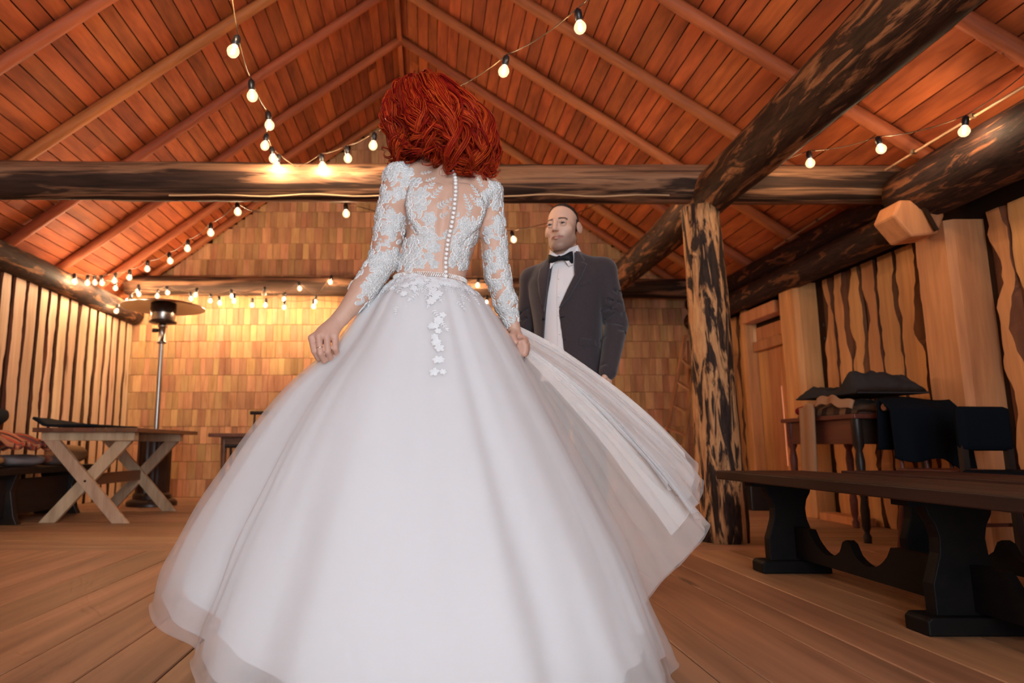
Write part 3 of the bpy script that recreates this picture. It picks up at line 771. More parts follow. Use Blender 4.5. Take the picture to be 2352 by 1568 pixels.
def heap(name, x0, x1, y0, y1, zb, fn, mat, label, nx=34, ny=34, rim=.012):
    """soft folded pile resting on zb: closed mesh, top shaped by fn(u,v)"""
    V = []; F = []; W = ny + 1
    sq = lambda u: 1 - abs(2 * u - 1) ** 5
    for i in range(nx + 1):
        for j in range(ny + 1):
            u, v = i / nx, j / ny; e = sq(u) * sq(v)
            wob = .02 * noise.noise(Vector((u * 3, v * 3, zb * 9)))
            V.append((x0 + (x1 - x0) * u + wob, y0 + (y1 - y0) * v + wob, zb + rim + max(0, fn(u, v)) * e ** .5))
    n0 = len(V)
    for i in range(nx + 1):
        for j in range(ny + 1): V.append((V[i * W + j][0], V[i * W + j][1], zb))
    for i in range(nx):
        for j in range(ny):
            a_ = i * W + j; F.append((a_, a_ + W, a_ + W + 1, a_ + 1)); F.append((n0 + a_, n0 + a_ + 1, n0 + a_ + W + 1, n0 + a_ + W))
    for i in range(nx): 
        for j in (0, ny): a_ = i * W + j; F.append((a_, a_ + W, n0 + a_ + W, n0 + a_))
    for j in range(ny):
        for i in (0, nx): a_ = i * W + j; F.append((a_, a_ + 1, n0 + a_ + 1, n0 + a_))
    return tag(mesh(name, V, F, mat, None, True), label, 'blanket')
nz3 = lambda x, y, z: noise.noise(Vector((x, y, z)))
heap('folded_blanket', 2.74, 3.19, 4.28, 4.98, .802, lambda u, v: .075 + .03 * nz3(u * 5, v * 7, 1) + .012 * nz3(u * 14, v * 16, 3), M_plaid, 'brown plaid blanket folded on the turned-leg table')
heap('folded_blanket', 2.72, 3.18, 4.24, 4.94, .928, lambda u, v: .050 + .035 * nz3(u * 5, v * 6, 4) + .02 * nz3(u * 13, v * 15, 8) + .085 * math.exp(-((v - .14 - .1 * u) / .12) ** 2) + .02 * math.sin(v * 9 + u * 2), M_slate, 'slate blanket crumpled on top of the plaid pile, peaking at one end')
tag(pillow('cushion', (2.93, 5.07, .853), (.30, .15, .095), plain('crimson', (.18, .005, .018), .8, spec=.2), .0, 0, 31, 2.4, .05), 'crimson cushion at the end of the turned-leg table', 'cushion')
sb = cloth_sheet('hanging_blanket', 14, 26, lambda u, v: (2.685 - .012 * math.sin(u * 6) - .01 * v, 4.66 + u * .19 + .02 * v, .88 - v * .50 + .012 * math.sin(u * 5)), M_sand, .014)
tag(sb, 'sand-coloured blanket hanging down with a fringe', 'blanket')
fr = MB()
for k in range(16):
    a = 4.69 + k * .0118; fr.tube([(2.672, a, .385), (2.670, a + random.uniform(-.008, .008), .315)], .0035, 5)
fr.build('fringe', M_sand, sb)
tag(cloth_sheet('sand_blanket', 20, 8, lambda u, v: (2.69 + .012 * math.sin(u * 7) - .02 * v, 4.62 - u * .38, .90 - v * .055 + .03 * math.sin(u * 3.3 + .6) + .008 * math.sin(u * 15)), M_sand, .016), 'sand blanket edge showing between the dark blankets', 'blanket')
spindle_chair(3.00, 3.88, .10, 'thin-legged red-brown chair under the draped black blanket', hs=.45, hb=.83, w=.38, mat=M_red, nsp=3)
def drape(u, v):
    s = (v - .42) / .58          # front fall towards the camera, short fall behind
    x = 2.77 + u * .47 + .02 * max(0, s) * (u - .3); fold = .014 * math.sin(u * 19 + 1) * abs(s)
    if v < .42: return (x, 4.165 - v / .42 * .03 - .006 + fold * .3, .875 - (.42 - v) / .42 * .30)
    top = .885 + .012 * math.sin(u * 6); return (x, 4.13 - .105 * min(1, s * 5) - .03 * s + fold, top - max(0, s) * (.36 + .10 * u * u + .03 * math.sin(u * 8)))
tag(cloth_sheet('draped_blanket', 40, 40, drape, M_navy, .014), 'black blanket draped over the back of the thin-legged chair', 'blanket')
# upholstered black chair
bc = thing('upholstered_chair', 'black upholstered chair with square back beside the draped blanket', 'chair', (2.98, 3.5, 0))
R_ = Matrix.Rotation(.12, 3, 'Z')
b = MB(); b.box((2.98, 3.62, .690), (.31, .055, .235), R_); b.build('backrest', M_navy, bc, bevel=.025)
b = MB(); b.box((3.0, 3.42, .44), (.36, .38, .07), R_); b.build('seat', M_navy, bc, bevel=.022)
for sx in (-1, 1):
    for dy_, hh in ((0, .60), (-.34, .41)):
        p = R_ @ Vector((sx * .135, dy_, 0)) + Vector((2.98, 3.62, 0)); MB().bar((p.x, p.y, 0), (p.x, p.y, hh), .032, .032, up=(0, 1, 0)).build('leg', M_black, bc)
o = MB().box((3.30, 5.42, .03), (.14, .50, .06)).build('floor_board', M_slabR, None, bevel=.005)
tag(o, 'short pale board lying on the floor at the slab wall', 'board')

# ================================================================== wooden ladder leaning at the far corner
M_lad = wood('ladder_wood', (.22, .085, .035), (.42, .20, .085), 'Z', var=.2, fine=14, along=2)
ld = thing('wooden_ladder', 'wooden ladder leaning in the far corner behind the log post', 'ladder', (2.6, 7.2, 0))
A0, A1 = Vector((2.42, 7.30, 0)), Vector((2.90, 7.42, 1.82)); B0, B1 = Vector((2.56, 7.0, 0)), Vector((2.96, 7.30, 1.66))
MB().bar(A0, A1, .028, .07, up=(0, 1, 0)).build('rail', M_lad, ld); MB().bar(B0, B1, .028, .07, up=(0, 1, 0)).build('rail', M_lad, ld)
for k in range(1, 7):
    f = k / 7.; MB().bar(A0.lerp(A1, f), B0.lerp(B1, f), .05, .022).build('rung', M_lad, ld)
MB().bar((2.90, 7.60, 0), (2.94, 7.42, 1.76), .03, .05, up=(0, 1, 0)).build('prop_leg', M_lad, ld)
MB().bar((3.08, 7.42, 0), (2.97, 7.33, 1.70), .03, .05, up=(0, 1, 0)).build('prop_leg', M_lad, ld)
o = MB().box((2.85, 6.85, .16), (.12, .14, .32)).build('black_box', M_black, None, bevel=.02)
tag(o, 'small black box on the floor by the ladder foot', 'box')
o = MB().box((3.15, 6.55, .17), (.22, .24, .34)).build('black_crate', M_black, None, bevel=.01)
tag(o, 'black crate on the floor behind the log post by the door', 'crate')

# ================================================================== implicit-surface modelling for bodies and clothes
class Field:
    def __init__(s, lo, hi, h):
        s.lo = np.array(lo, float); s.h = h
        s.n = np.ceil((np.array(hi, float) - s.lo) / h).astype(int) + 1
        s.d = np.full(s.n, .2, dtype=np.float32)
    def _sub(s, lo, hi):
        a = np.clip(np.floor((np.array(lo) - s.lo) / s.h).astype(int), 0, s.n); b = np.clip(np.ceil((np.array(hi) - s.lo) / s.h).astype(int) + 1, 0, s.n)
        if np.any(b <= a): return None
        sl = tuple(slice(i, j) for i, j in zip(a, b))
        ax = [(s.lo[i] + s.h * np.arange(a[i], b[i])).astype(np.float32) for i in range(3)]
        return sl, np.meshgrid(*ax, indexing='ij')
    def _min(s, sl, d, k):
        o = s.d[sl]
        if k > 0:
            hh = np.clip(.5 + .5 * (o - d) / k, 0, 1); s.d[sl] = o + (d - o) * hh - k * hh * (1 - hh)
        else: s.d[sl] = np.minimum(o, d)
    def _max(s, sl, d, k):
        o = s.d[sl]
        if k > 0:
            hh = np.clip(.5 - .5 * (o - d) / k, 0, 1); s.d[sl] = o + (d - o) * hh + k * hh * (1 - hh)
        else: s.d[sl] = np.maximum(o, d)
    def cone(s, a, b, ra, rb, k=.01, sub=False, flat=None):
        """tapered capsule; flat=(axis vector, factor<1) squashes the section along that axis"""
        a = np.array(a, float); b = np.array(b, float); R = max(ra, rb) + .03 + k
        q = s._sub(np.minimum(a, b) - R, np.maximum(a, b) + R)
        if q is None: return
        sl, (X, Y, Z) = q; ab = b - a; L2 = float(ab @ ab) + 1e-12
        t = np.clip(((X - a[0]) * ab[0] + (Y - a[1]) * ab[1] + (Z - a[2]) * ab[2]) / L2, 0, 1)
        dx = X - a[0] - t * ab[0]; dy = Y - a[1] - t * ab[1]; dz = Z - a[2] - t * ab[2]
        if flat is not None:
            f = np.array(flat[0], float); f /= np.linalg.norm(f); e = dx * f[0] + dy * f[1] + dz * f[2]; m = 1 / flat[1] - 1
            dx = dx + f[0] * e * m; dy = dy + f[1] * e * m; dz = dz + f[2] * e * m
        d = np.sqrt(dx * dx + dy * dy + dz * dz) - (ra + (rb - ra) * t)
        (s._max(sl, -d, k) if sub else s._min(sl, d, k))
    def chain(s, pts, rad, k=.01, **kw):
        for i in range(len(pts) - 1): s.cone(pts[i], pts[i + 1], rad[i], rad[i + 1], k, **kw)
    def ell(s, c, r, k=.01, R=None, sub=False):
        c = np.array(c, float); r = np.array(r, float); m = r.max() + .03 + k
        q = s._sub(c - m, c + m)
        if q is None: return
        sl, (X, Y, Z) = q; P = [X - c[0], Y - c[1], Z - c[2]]
        if R is not None:
            R = np.array(R); P = [R[0, i] * P[0] + R[1, i] * P[1] + R[2, i] * P[2] for i in range(3)]
        k0 = np.sqrt(sum((p / e) ** 2 for p, e in zip(P, r))) + 1e-9; k1 = np.sqrt(sum((p / (e * e)) ** 2 for p, e in zip(P, r))) + 1e-9
        d = k0 * (k0 - 1) / k1
        (s._max(sl, -d, k) if sub else s._min(sl, d, k))
    def loft(s, rows, k=.01, yaw=0., pw=2.0, post=None):
        """rows: (z, cx, cy, rx, ry); near-vertical body with superelliptic sections"""
        A = np.array(rows, float); A = A[np.argsort(A[:, 0])]
        m = A[:, 3:].max() + .05
        lo = (A[:, 1].min() - m, A[:, 2].min() - m, A[0, 0] - .03); hi = (A[:, 1].max() + m, A[:, 2].max() + m, A[-1, 0] + .03)
        q = s._sub(lo, hi)
        if q is None: return
        sl, (X, Y, Z) = q; z = Z[0, 0, :]
        # smooth interpolation of the rows
        zz = np.linspace(A[0, 0], A[-1, 0], 200); it = []
        for c in range(1, 5):
            v = np.interp(zz, A[:, 0], A[:, c]); w = 9; pad = np.concatenate([np.full(w, v[0]), v, np.full(w, v[-1])]); ker = np.hanning(2 * w + 1); ker /= ker.sum()
            it.append(np.interp(z, zz, np.convolve(pad, ker, 'valid')))
        cx, cy, rx, ry = [i[None, None, :].astype(np.float32) for i in it]
        c_, s_ = math.cos(yaw), math.sin(yaw)
        x = (X - cx) * c_ + (Y - cy) * s_; y = -(X - cx) * s_ + (Y - cy) * c_
        e = ((np.abs(x) / rx) ** pw + (np.abs(y) / ry) ** pw) ** (1 / pw)
        d = (e - 1) * np.minimum(rx, ry)
        d = np.maximum(d, np.maximum(A[0, 0] - Z, Z - A[-1, 0]))
        if post is not None: d = post(d, x, y, Z)
        s._min(sl, d.astype(np.float32), k)
    def carve(s, fn, lo, hi, k=.004):
        q = s._sub(lo, hi)
        if q is None: return
        sl, (X, Y, Z) = q; s._max(sl, -fn(X, Y, Z), k)
    def add(s, fn, lo, hi, k=.004):
        q = s._sub(lo, hi)
        if q is None: return
        sl, (X, Y, Z) = q; s._min(sl, fn(X, Y, Z), k)
    def extract(s):
        d = s.d; nx, ny, nz = d.shape; neg = d < 0
        c = np.zeros((nx - 1, ny - 1, nz - 1), np.uint8)
        for i in (0, 1):
            for j in (0, 1):
                for k in (0, 1): c += neg[i:nx - 1 + i, j:ny - 1 + j, k:nz - 1 + k]
        I, J, K = np.nonzero((c > 0) & (c < 8)); n = len(I)
        idx = np.full((nx - 1, ny - 1, nz - 1), -1, np.int32); idx[I, J, K] = np.arange(n)
        acc = np.zeros((n, 3)); cnt = np.zeros(n)
        cor = [(i, j, k) for i in (0, 1) for j in (0, 1) for k in (0, 1)]
        val = {q: d[I + q[0], J + q[1], K + q[2]] for q in cor}
        for a in cor:
            for ax in range(3):
                if a[ax] == 0:
                    b = list(a); b[ax] = 1; b = tuple(b); va, vb = val[a], val[b]
                    m = (va < 0) != (vb < 0); t = np.where(m, va / np.where(m, va - vb, 1), 0)
                    for q in range(3): acc[:, q] += np.where(m, a[q] + (t if q == ax else 0), 0)
                    cnt += m
        V = (np.stack([I, J, K], 1) + acc / cnt[:, None]) * s.h + s.lo
        Q = []
        for ax in range(3):
            sl0 = [slice(None)] * 3; sl1 = [slice(None)] * 3; sl0[ax] = slice(0, -1); sl1[ax] = slice(1, None)
            m = neg[tuple(sl0)] != neg[tuple(sl1)]
            E = np.nonzero(m); inside = neg[tuple(sl0)][E]
            o1, o2 = [q for q in range(3) if q != ax]
            P = [np.array(e) for e in E]
            ok = (P[o1] > 0) & (P[o2] > 0) & (P[o1] < d.shape[o1] - 1) & (P[o2] < d.shape[o2] - 1)
            P = [p[ok] for p in P]; inside = inside[ok]
            def at(u, v):
                w = [p.copy() for p in P]; w[o1] = w[o1] - u; w[o2] = w[o2] - v; return idx[w[0], w[1], w[2]]
            q4 = np.stack([at(1, 1), at(0, 1), at(0, 0), at(1, 0)], 1)
            flip = inside if ax != 1 else ~inside
            q4 = np.where(flip[:, None], q4, q4[:, ::-1]); Q.append(q4)
        Q = np.concatenate(Q); Q = Q[(Q >= 0).all(1)]
        return V, Q
def smoothv(V, Q, it=2, f=.5):
    e = np.concatenate([Q[:, [0, 1]], Q[:, [1, 2]], Q[:, [2, 3]], Q[:, [3, 0]]]); e = np.concatenate([e, e[:, ::-1]])
    for _ in range(it):
        s = np.zeros_like(V); c = np.bincount(e[:, 0], minlength=len(V)).astype(float)
        for q in range(3): s[:, q] = np.bincount(e[:, 0], weights=V[e[:, 1], q], minlength=len(V))
        V = V + f * (s / np.maximum(c, 1)[:, None] - V)
    return V
def set_col(o, col, name='tint'):
    a = o.data.attributes.new(name, 'FLOAT_COLOR', 'POINT'); c = np.ones((len(col), 4), np.float32); c[:, :3] = col
    a.data.foreach_set('color', c.ravel())
def bvh_of(V, Q): return BVHTree.FromPolygons([tuple(v) for v in V], [tuple(int(i) for i in q) for q in Q])

def head_sdf(F, T, male=True):
    """T: 4x4 matrix from head space (x: his left, y: forward, z: up, origin between the eyes line and ears) to world"""
    R = np.array(T.to_3x3()); P = lambda x, y, z: np.array(T @ Vector((x, y, z)))
    m = 1.0 if male else .93
    F.ell(P(0, -.018, .030), (.074 * m, .094 * m, .090 * m), .0, R)
    F.ell(P(0, .022, -.030), (.060 * m, .066 * m, .082 * m), .03, R)
    F.ell(P(0, .030, -.072), (.049 * m, .048 * m, .042 * m), .03, R)
    F.cone(P(-.045, .0, -.062), P(-.018, .062, -.098), .020, .018, .03); F.cone(P(.045, .0, -.062), P(.018, .062, -.098), .020, .018, .03)
    F.ell(P(0, .070, -.100), (.022, .018, .017), .02, R)
    for sx in (-1, 1):
        F.ell(P(sx * .041, .050, -.026), (.020, .016, .017), .035, R)
        F.ell(P(sx * .030, .092, .001), (.017, .014, .011), .010, R, sub=True)
        F.ell(P(sx * .0305, .0700, .000), (.0150, .0125, .0115), .004, R)
        F.cone(P(sx * .012, .080, .0185), P(sx * .038, .070, .0190), .0070, .0045, .02)          # brow ridge
        F.chain([P(sx * .0165, .0815, .0030), P(sx * .030, .0862, .0064), P(sx * .0435, .0765, .0030)], [.0024, .0034, .0024], .006)   # upper lid
        F.ell(P(sx * .0305, .0745, -.0095), (.013, .0105, .0060), .008, R)
        F.ell(P(sx * .0115, .098, -.036), (.0075, .009, .0065), .006, R)
        # ear
        F.ell(P(sx * .078, -.012, -.012), (.010, .019, .031), .006, np.array((T.to_3x3() @ Matrix.Rotation(sx * .45, 3, 'Z') @ Matrix.Rotation(-.15, 3, 'X'))))
        F.ell(P(sx * .088, -.004, -.008), (.006, .010, .018), .004, R, sub=True)
    F.chain([P(0, .083, .014), P(0, .094, -.006), P(0, .108, -.030)], [.0085, .0088, .0105], .008)
    F.ell(P(0, .107, -.033), (.010, .009, .0075), .006, R)
    F.chain([P(-.0275, .0745, -.0635), P(-.010, .0885, -.0600), P(0, .0895, -.0612), P(.010, .0885, -.0600), P(.0275, .0745, -.0635)], [.0026, .0044, .0040, .0044, .0026], .005)
    F.chain([P(-.0245, .0760, -.0665), P(0, .0885, -.0705), P(.0245, .0760, -.0665)], [.0026, .0058, .0026], .005)
def head_paint(V, T, base, male=True):
    Ti = T.inverted(); A = np.array(Ti); L = V @ A[:3, :3].T + A[:3, 3]
    x, y, z = L.T; ax = np.abs(x); col = np.tile(np.array(base, float), (len(V), 1))
    def blend(c, w): 
        w = np.clip(w, 0, 1)[:, None]; col[:] = col * (1 - w) + np.array(c) * w
    ss = lambda a, b, v: np.clip((v - a) / (b - a), 0, 1)
    if male:
        st = ss(-.030, -.062, z) * ss(-.135, -.115, z) * ss(.0, .03, y + .02) * np.clip(1 - .0 * ax, 0, 1)
        st = st * (1 - np.exp(-((ax / .020) ** 2 + ((z + .066) / .008) ** 2)) * .8)
        chk = np.exp(-((ax - .028) / .016) ** 2 - ((z + .045) / .018) ** 2 - ((y - .075) / .02) ** 2)
        blend((.17, .10, .08), st * .68 * (1 - .8 * chk))
        sb = ss(.046, .062, ax) * ss(.035, .0, np.abs(y + .0)) * ss(-.07, -.05, z) * ss(.05, .02, z)
        blend((.10, .06, .05), sb * .4)
        hl = .042 - 1.0 * np.clip(.102 - z, 0, 1) - .25 * np.clip(ax - .03, 0, 1)
        hm = np.where(z > .03, ss(.012, -.010, y - hl), np.where(z > -.02, ss(.004, -.018, y + .004 + .25 * (.03 - z)), ss(-.022, -.040, y) * ss(-.085, -.06, z)))
        hm = hm * ((ax < .0735) | (z > .025) | (y < -.045))
        blend((.030, .020, .017), hm * .90)
    else: hm = np.zeros(len(V))
    lip = np.exp(-((ax / .0265) ** 6)) * np.exp(-(((z + .0655) / .0072) ** 4)) * ss(.066, .072, y)
    blend((.46, .18, .145), lip * .7)
    seam = np.exp(-((z + .0645 - .02 * ax) / .0014) ** 2) * (ax < .028) * (y > .066); blend((.18, .05, .045), seam * .8)
    zb = .0205 + .0025 * np.sin(np.clip((ax - .012) / .036, 0, 1) * math.pi) - .001 * ss(.038, .05, ax)
    brow = np.exp(-((z - zb + .0015) / .0052) ** 4) * ss(.010, .015, ax) * ss(.049, .042, ax) * (y > .05)
    blend((.035, .02, .015), brow * .92)
    nos = np.exp(-((ax - .0075) / .0042) ** 2 - ((z + .0425) / .003) ** 2) * (y > .088); blend((.10, .035, .03), nos * .8)
    ear = (ax > .070) * ss(.03, .0, np.abs(y + .012)); blend((.62, .30, .22), ear * .35)
    return col, hm
def skin_mat(name, sss=.06):
    n = NT(name); at = n.add('ShaderNodeAttribute', attribute_name='tint')
    f = n.noise(n.objc(), 90., 3); col = n.hsv(at.outputs['Color'], .5, 1., n.math('ADD', .94, n.math('MULTIPLY', f, .12)))
    p = n.add('ShaderNodeBsdfPrincipled'); n.put(p.inputs['Base Color'], col); p.inputs['Roughness'].default_value = .48
    p.inputs['Subsurface Weight'].default_value = sss; p.inputs['Subsurface Radius'].default_value = (1, .35, .2); p.inputs['Subsurface Scale'].default_value = .012
    p.inputs['Specular IOR Level'].default_value = .35
    return n.done(p.outputs[0])
def eyes(T, parent, male=True):
    ew = plain('eye_white', (.20, .17, .155), .5, spec=.2); iris = plain('eye_iris', (.02, .014, .011), .3, spec=.4)
    for sx in (-1, 1):
        c = T @ Vector((sx * .0305, .0722, .0)); f = T.to_3x3() @ Vector((-.12, 1, .05)).normalized()
        b = MB(); pts = []
        me = bmesh.new(); bmesh.ops.create_uvsphere(me, u_segments=24, v_segments=16, radius=.0131)
        vs_ = [v.co.copy() for v in me.verts]; fs = [[v.index for v in f_.verts] for f_ in me.faces]; me.verts.index_update()
        q = Vector((0, 0, 1)).rotation_difference(f)
        vs_ = [q @ v + c for v in vs_]; me.free()
        mi = [1 if (sum((vs_[i] for i in ff), Vector()) / len(ff) - c).normalized().dot(f) > .84 else 0 for ff in fs]
        mesh('eye', vs_, fs, [ew, iris], parent, True, mi)

def vnormals(V, Q):
    n_ = np.cross(V[Q[:, 2]] - V[Q[:, 0]], V[Q[:, 3]] - V[Q[:, 1]]); out = np.zeros_like(V)
    for k in range(4):
        for q in range(3): out[:, q] += np.bincount(Q[:, k], weights=n_[:, q], minlength=len(V))
    return out / (np.linalg.norm(out, axis=1, keepdims=True) + 1e-12)

# ================================================================== the bride
SKIN = (.60, .36, .265)
bride = thing('person', 'red-haired person in a white lace ball gown seen from behind', 'person', (0, 2.0, 0), 'the couple')
M_skin = skin_mat('skin')
Fb = Field((-.46, 1.74, .80), (.40, 2.26, 1.80), .0036)
Fb.loft([(.98, .01, 2.0, .125, .10), (1.09, .010, 2.0, .106, .080), (1.15, .022, 2.0, .109, .083), (1.24, .050, 1.995, .112, .088), (1.31, .060, 1.99, .124, .090),
         (1.37, .060, 2.0, .132, .084), (1.41, .056, 2.01, .120, .070), (1.445, .045, 2.02, .085, .055)], .0, pw=2.3)
ns = np.array((.030, 2.045, 1.60)); nb_ = np.array((.038, 2.025, 1.42))
Fb.cone(nb_, ns, .052, .046, .03)
ShL, ShR = (-.085, 1.995, 1.425), (.186, 2.00, 1.382)
for sh, r in ((ShL, .047), (ShR, .046)):
    Fb.cone((.04, 2.022, 1.450), sh, .042, r, .055)
    # shoulder blades
Fb.ell((-.015, 1.925, 1.315), (.040, .010, .058), .035); Fb.ell((.120, 1.928, 1.295), (.040, .010, .058), .035)
Fb.cone((.066, 1.895, 1.40), (.030, 1.905, 1.10), .006, .006, .022, sub=True)      # spine furrow
# arms
LA = [ShL, (-.108, 1.985, 1.30), (-.130, 1.975, 1.155), (-.190, 1.950, 1.055), (-.247, 1.925, .972)]
Fb.chain(LA, [.049, .046, .043, .038, .0245], .012)
RA = [ShR, (.203, 2.01, 1.27), (.220, 2.03, 1.13), (.245, 2.045, 1.04), (.268, 2.055, .968)]
Fb.chain(RA, [.046, .040, .037, .033, .0225], .012)
# left hand: back of the hand to the camera, fingers hooked into the skirt
Fb.cone((-.250, 1.922, .968), (-.292, 1.908, .918), .024, .030, .012, flat=((.25, 1, .1), .55))
kn = [(-.330, 1.898, .905), (-.308, 1.890, .908), (-.285, 1.892, .909), (-.263, 1.901, .911)]
for a in kn: Fb.cone((-.262, 1.918, .955), a, .013, .0108, .009)
pp = [(-.320, 1.890, .866), (-.301, 1.881, .858), (-.281, 1.884, .863), (-.262, 1.895, .874)]
tp = [(-.311, 1.913, .848), (-.293, 1.905, .840), (-.275, 1.908, .847), (-.258, 1.915, .860)]
te = [(-.296, 1.935, .858), (-.284, 1.930, .852), (-.272, 1.931, .860), (-.260, 1.935, .872)]
for a, b, c_, d_ in zip(kn, pp, tp, te): Fb.chain([a, b, c_, d_], [.0102, .0094, .0088, .0078], .0015)
Fb.chain([(-.285, 1.93, .945), (-.318, 1.935, .915), (-.318, 1.94, .885), (-.305, 1.945, .866)], [.015, .013, .011, .009], .004)
# right hand: fist gathering the tulle
Fb.cone((.268, 2.055, .968), (.282, 2.055, .925), .022, .026, .012, flat=((1, .2, 0), .7))
for q, (dx, dz_) in enumerate(((0, 0), (.004, -.016), (.004, -.031), (0, -.044))):
    Fb.chain([(.286 + dx, 2.035, .930 + dz_ * .9), (.300 + dx, 2.020, .918 + dz_ * .9), (.293 + dx, 2.002, .908 + dz_ * .8), (.276 + dx, 2.008, .906 + dz_ * .8)], [.0115, .0108, .010, .0085], .003)
Fb.chain([(.270, 2.04, .945), (.262, 2.015, .925), (.268, 1.998, .908)], [.013, .012, .009], .004)
TH = Matrix.Translation((-.018, 2.075, 1.615)) @ Matrix.Rotation(.62, 4, 'Z') @ Matrix.Rotation(-.06, 4, 'X')
head_sdf(Fb, TH, False)
Vb, Qb = Fb.extract(); Vb = smoothv(Vb, Qb, 1, .4)
colb, _ = head_paint(Vb, TH, SKIN, False)
hand_w = np.clip((.97 - Vb[:, 2]) / .05, 0, 1)[:, None]; colb = colb * (1 - hand_w * .35) + np.array((.55, .27, .21)) * hand_w * .35
body = npmesh('body', Vb, Qb, M_skin, bride); set_col(body, colb)
eyes(TH, bride, False)
bvhB = bvh_of(Vb, Qb)
# ring on the second finger
b = MB(); cc = Vector((-.303, 1.887, .873)); ax_ = (Vector(pp[1]) - Vector(kn[1])).normalized(); u_ = ax_.orthogonal().normalized(); w_ = ax_.cross(u_)
ring = [cc + (u_ * math.cos(t) + w_ * math.sin(t)) * .0110 for t in np.linspace(0, 2 * math.pi, 25)]
b.tube(ring, .0017, 6, caps=False); rg = b.build('ring', plain('ring_gold', (.85, .70, .45), .2, 1.0), bride, True)

# ------------------------------------------------------------------ skirt: satin lining under layers of tulle
n = NT('satin_lining'); d1 = n.add('ShaderNodeBsdfDiffuse'); d1.inputs[0].default_value = (.92, .92, .93, 1)
t1 = n.add('ShaderNodeBsdfTranslucent'); t1.inputs[0].default_value = (.80, .74, .72, 1); mx = n.add('ShaderNodeMixShader'); mx.inputs[0].default_value = .15
n.t.links.new(d1.outputs[0], mx.inputs[1]); n.t.links.new(t1.outputs[0], mx.inputs[2]); M_lining = n.done(mx.outputs[0])
def tulle(name, op, col=(.92, .90, .905)):
    n = NT(name); d1 = n.add('ShaderNodeBsdfDiffuse'); d1.inputs[0].default_value = (*col, 1)
    t1 = n.add('ShaderNodeBsdfTranslucent'); t1.inputs[0].default_value = (*col, 1); mx = n.add('ShaderNodeMixShader'); mx.inputs[0].default_value = .35
    n.t.links.new(d1.outputs[0], mx.inputs[1]); n.t.links.new(t1.outputs[0], mx.inputs[2])
    tr = n.add('ShaderNodeBsdfTransparent'); m2 = n.add('ShaderNodeMixShader'); m2.inputs[0].default_value = op
    n.t.links.new(tr.outputs[0], m2.inputs[1]); n.t.links.new(mx.outputs[0], m2.inputs[2]); return n.done(m2.outputs[0])
M_tulle = tulle('tulle', .40); M_tulle2 = tulle('tulle_outer', .30); M_tulle5 = tulle('tulle_inner', .55); M_tulle3 = tulle('tulle_dense', .62); M_tulle4 = tulle('tulle_thick', .78, (.95, .94, .94))
TT = np.array([0, .12, .25, .40, .55, .75, .92, 1.0])
PROF = {
    0:   ([.112, .163, .240, .338, .425, .538, .612, .640], [1.085, 1.045, .92, .73, .56, .33, .11, .02]),
    90:  ([.085, .150, .24, .33, .42, .52, .59, .62], [1.085, 1.03, .88, .70, .54, .30, .10, .02]),
    180: ([.108, .195, .272, .415, .520, .655, .738, .752], [1.105, 1.040, .905, .775, .635, .41, .235, .172]),
    206: ([.104, .165, .235, .350, .440, .550, .615, .625], [1.10, 1.035, .90, .75, .59, .35, .16, .10]),
    235: ([.098, .155, .230, .335, .420, .520, .580, .600], [1.10, 1.04, .90, .74, .56, .30, .10, .03]),
    270: ([.085, .140, .210, .300, .385, .490, .560, .585], [1.09, 1.03, .88, .70, .53, .28, .08, .005]),
    320: ([.100, .145, .215, .310, .395, .510, .590, .620], [1.085, 1.035, .89, .71, .54, .29, .08, .005]),
}
KA = sorted(PROF)
def prof_at(deg, t):
    deg = deg % 360
    for i, a in enumerate(KA):
        b = KA[(i + 1) % len(KA)]; bb = b if b > a else b + 360
        if a <= deg < bb:
            f = (deg - a) / (bb - a); f = f * f * (3 - 2 * f)
            r = (1 - f) * np.interp(t, TT, PROF[a][0]) + f * np.interp(t, TT, PROF[b][0]); z = (1 - f) * np.interp(t, TT, PROF[a][1]) + f * np.interp(t, TT, PROF[b][1])
            return r, z
    return 0, 0
# smoothed profile table
NA, NT_ = 360, 72
tg = np.linspace(0, 1, NT_ + 1)
RR = np.zeros((NA, NT_ + 1)); ZZ = np.zeros((NA, NT_ + 1))
for i in range(NA):
    for j, t in enumerate(tg): RR[i, j], ZZ[i, j] = prof_at(i * 360 / NA, t)
ker = np.hanning(13); ker /= ker.sum()
for arr in (RR, ZZ):
    for i in range(NA):
        p_ = np.concatenate([np.full(6, arr[i, 0]), arr[i], np.full(6, arr[i, -1])]); c2 = np.convolve(p_, ker, 'valid'); c2[0] = arr[i, 0]; c2[-1] = arr[i, -1]; arr[i] = c2
def folds(a, t, ph, amp):
    """long soft pleats that widen and deepen towards the hem"""
    w = a + .10 * np.sin(2 * a + ph) + .18 * t * np.sin(3 * a + 1.3 * ph)
    f = .55 * np.sin(11 * w + ph) + .42 * np.sin(19 * w + 2.1 * ph + 1.5 * t) + .25 * np.sin(31 * w - ph + 3 * t)
    f = np.where(f > 0, f, f * 1.35)
    return amp * (.10 + .90 * t ** 1.15) * f
def gown_folds(a, t):
    """broad pleats that every layer of the gown shares"""
    w = a + .22 * t * np.sin(2 * a + .6) + .06 * np.sin(5 * a)
    f = .6 * np.sin(8 * w + .8) + .5 * np.sin(13 * w + 2.2 - 1.2 * t) + .30 * np.sin(23 * w + .3 + 2 * t)
    return .017 * (.06 + .94 * t) * f
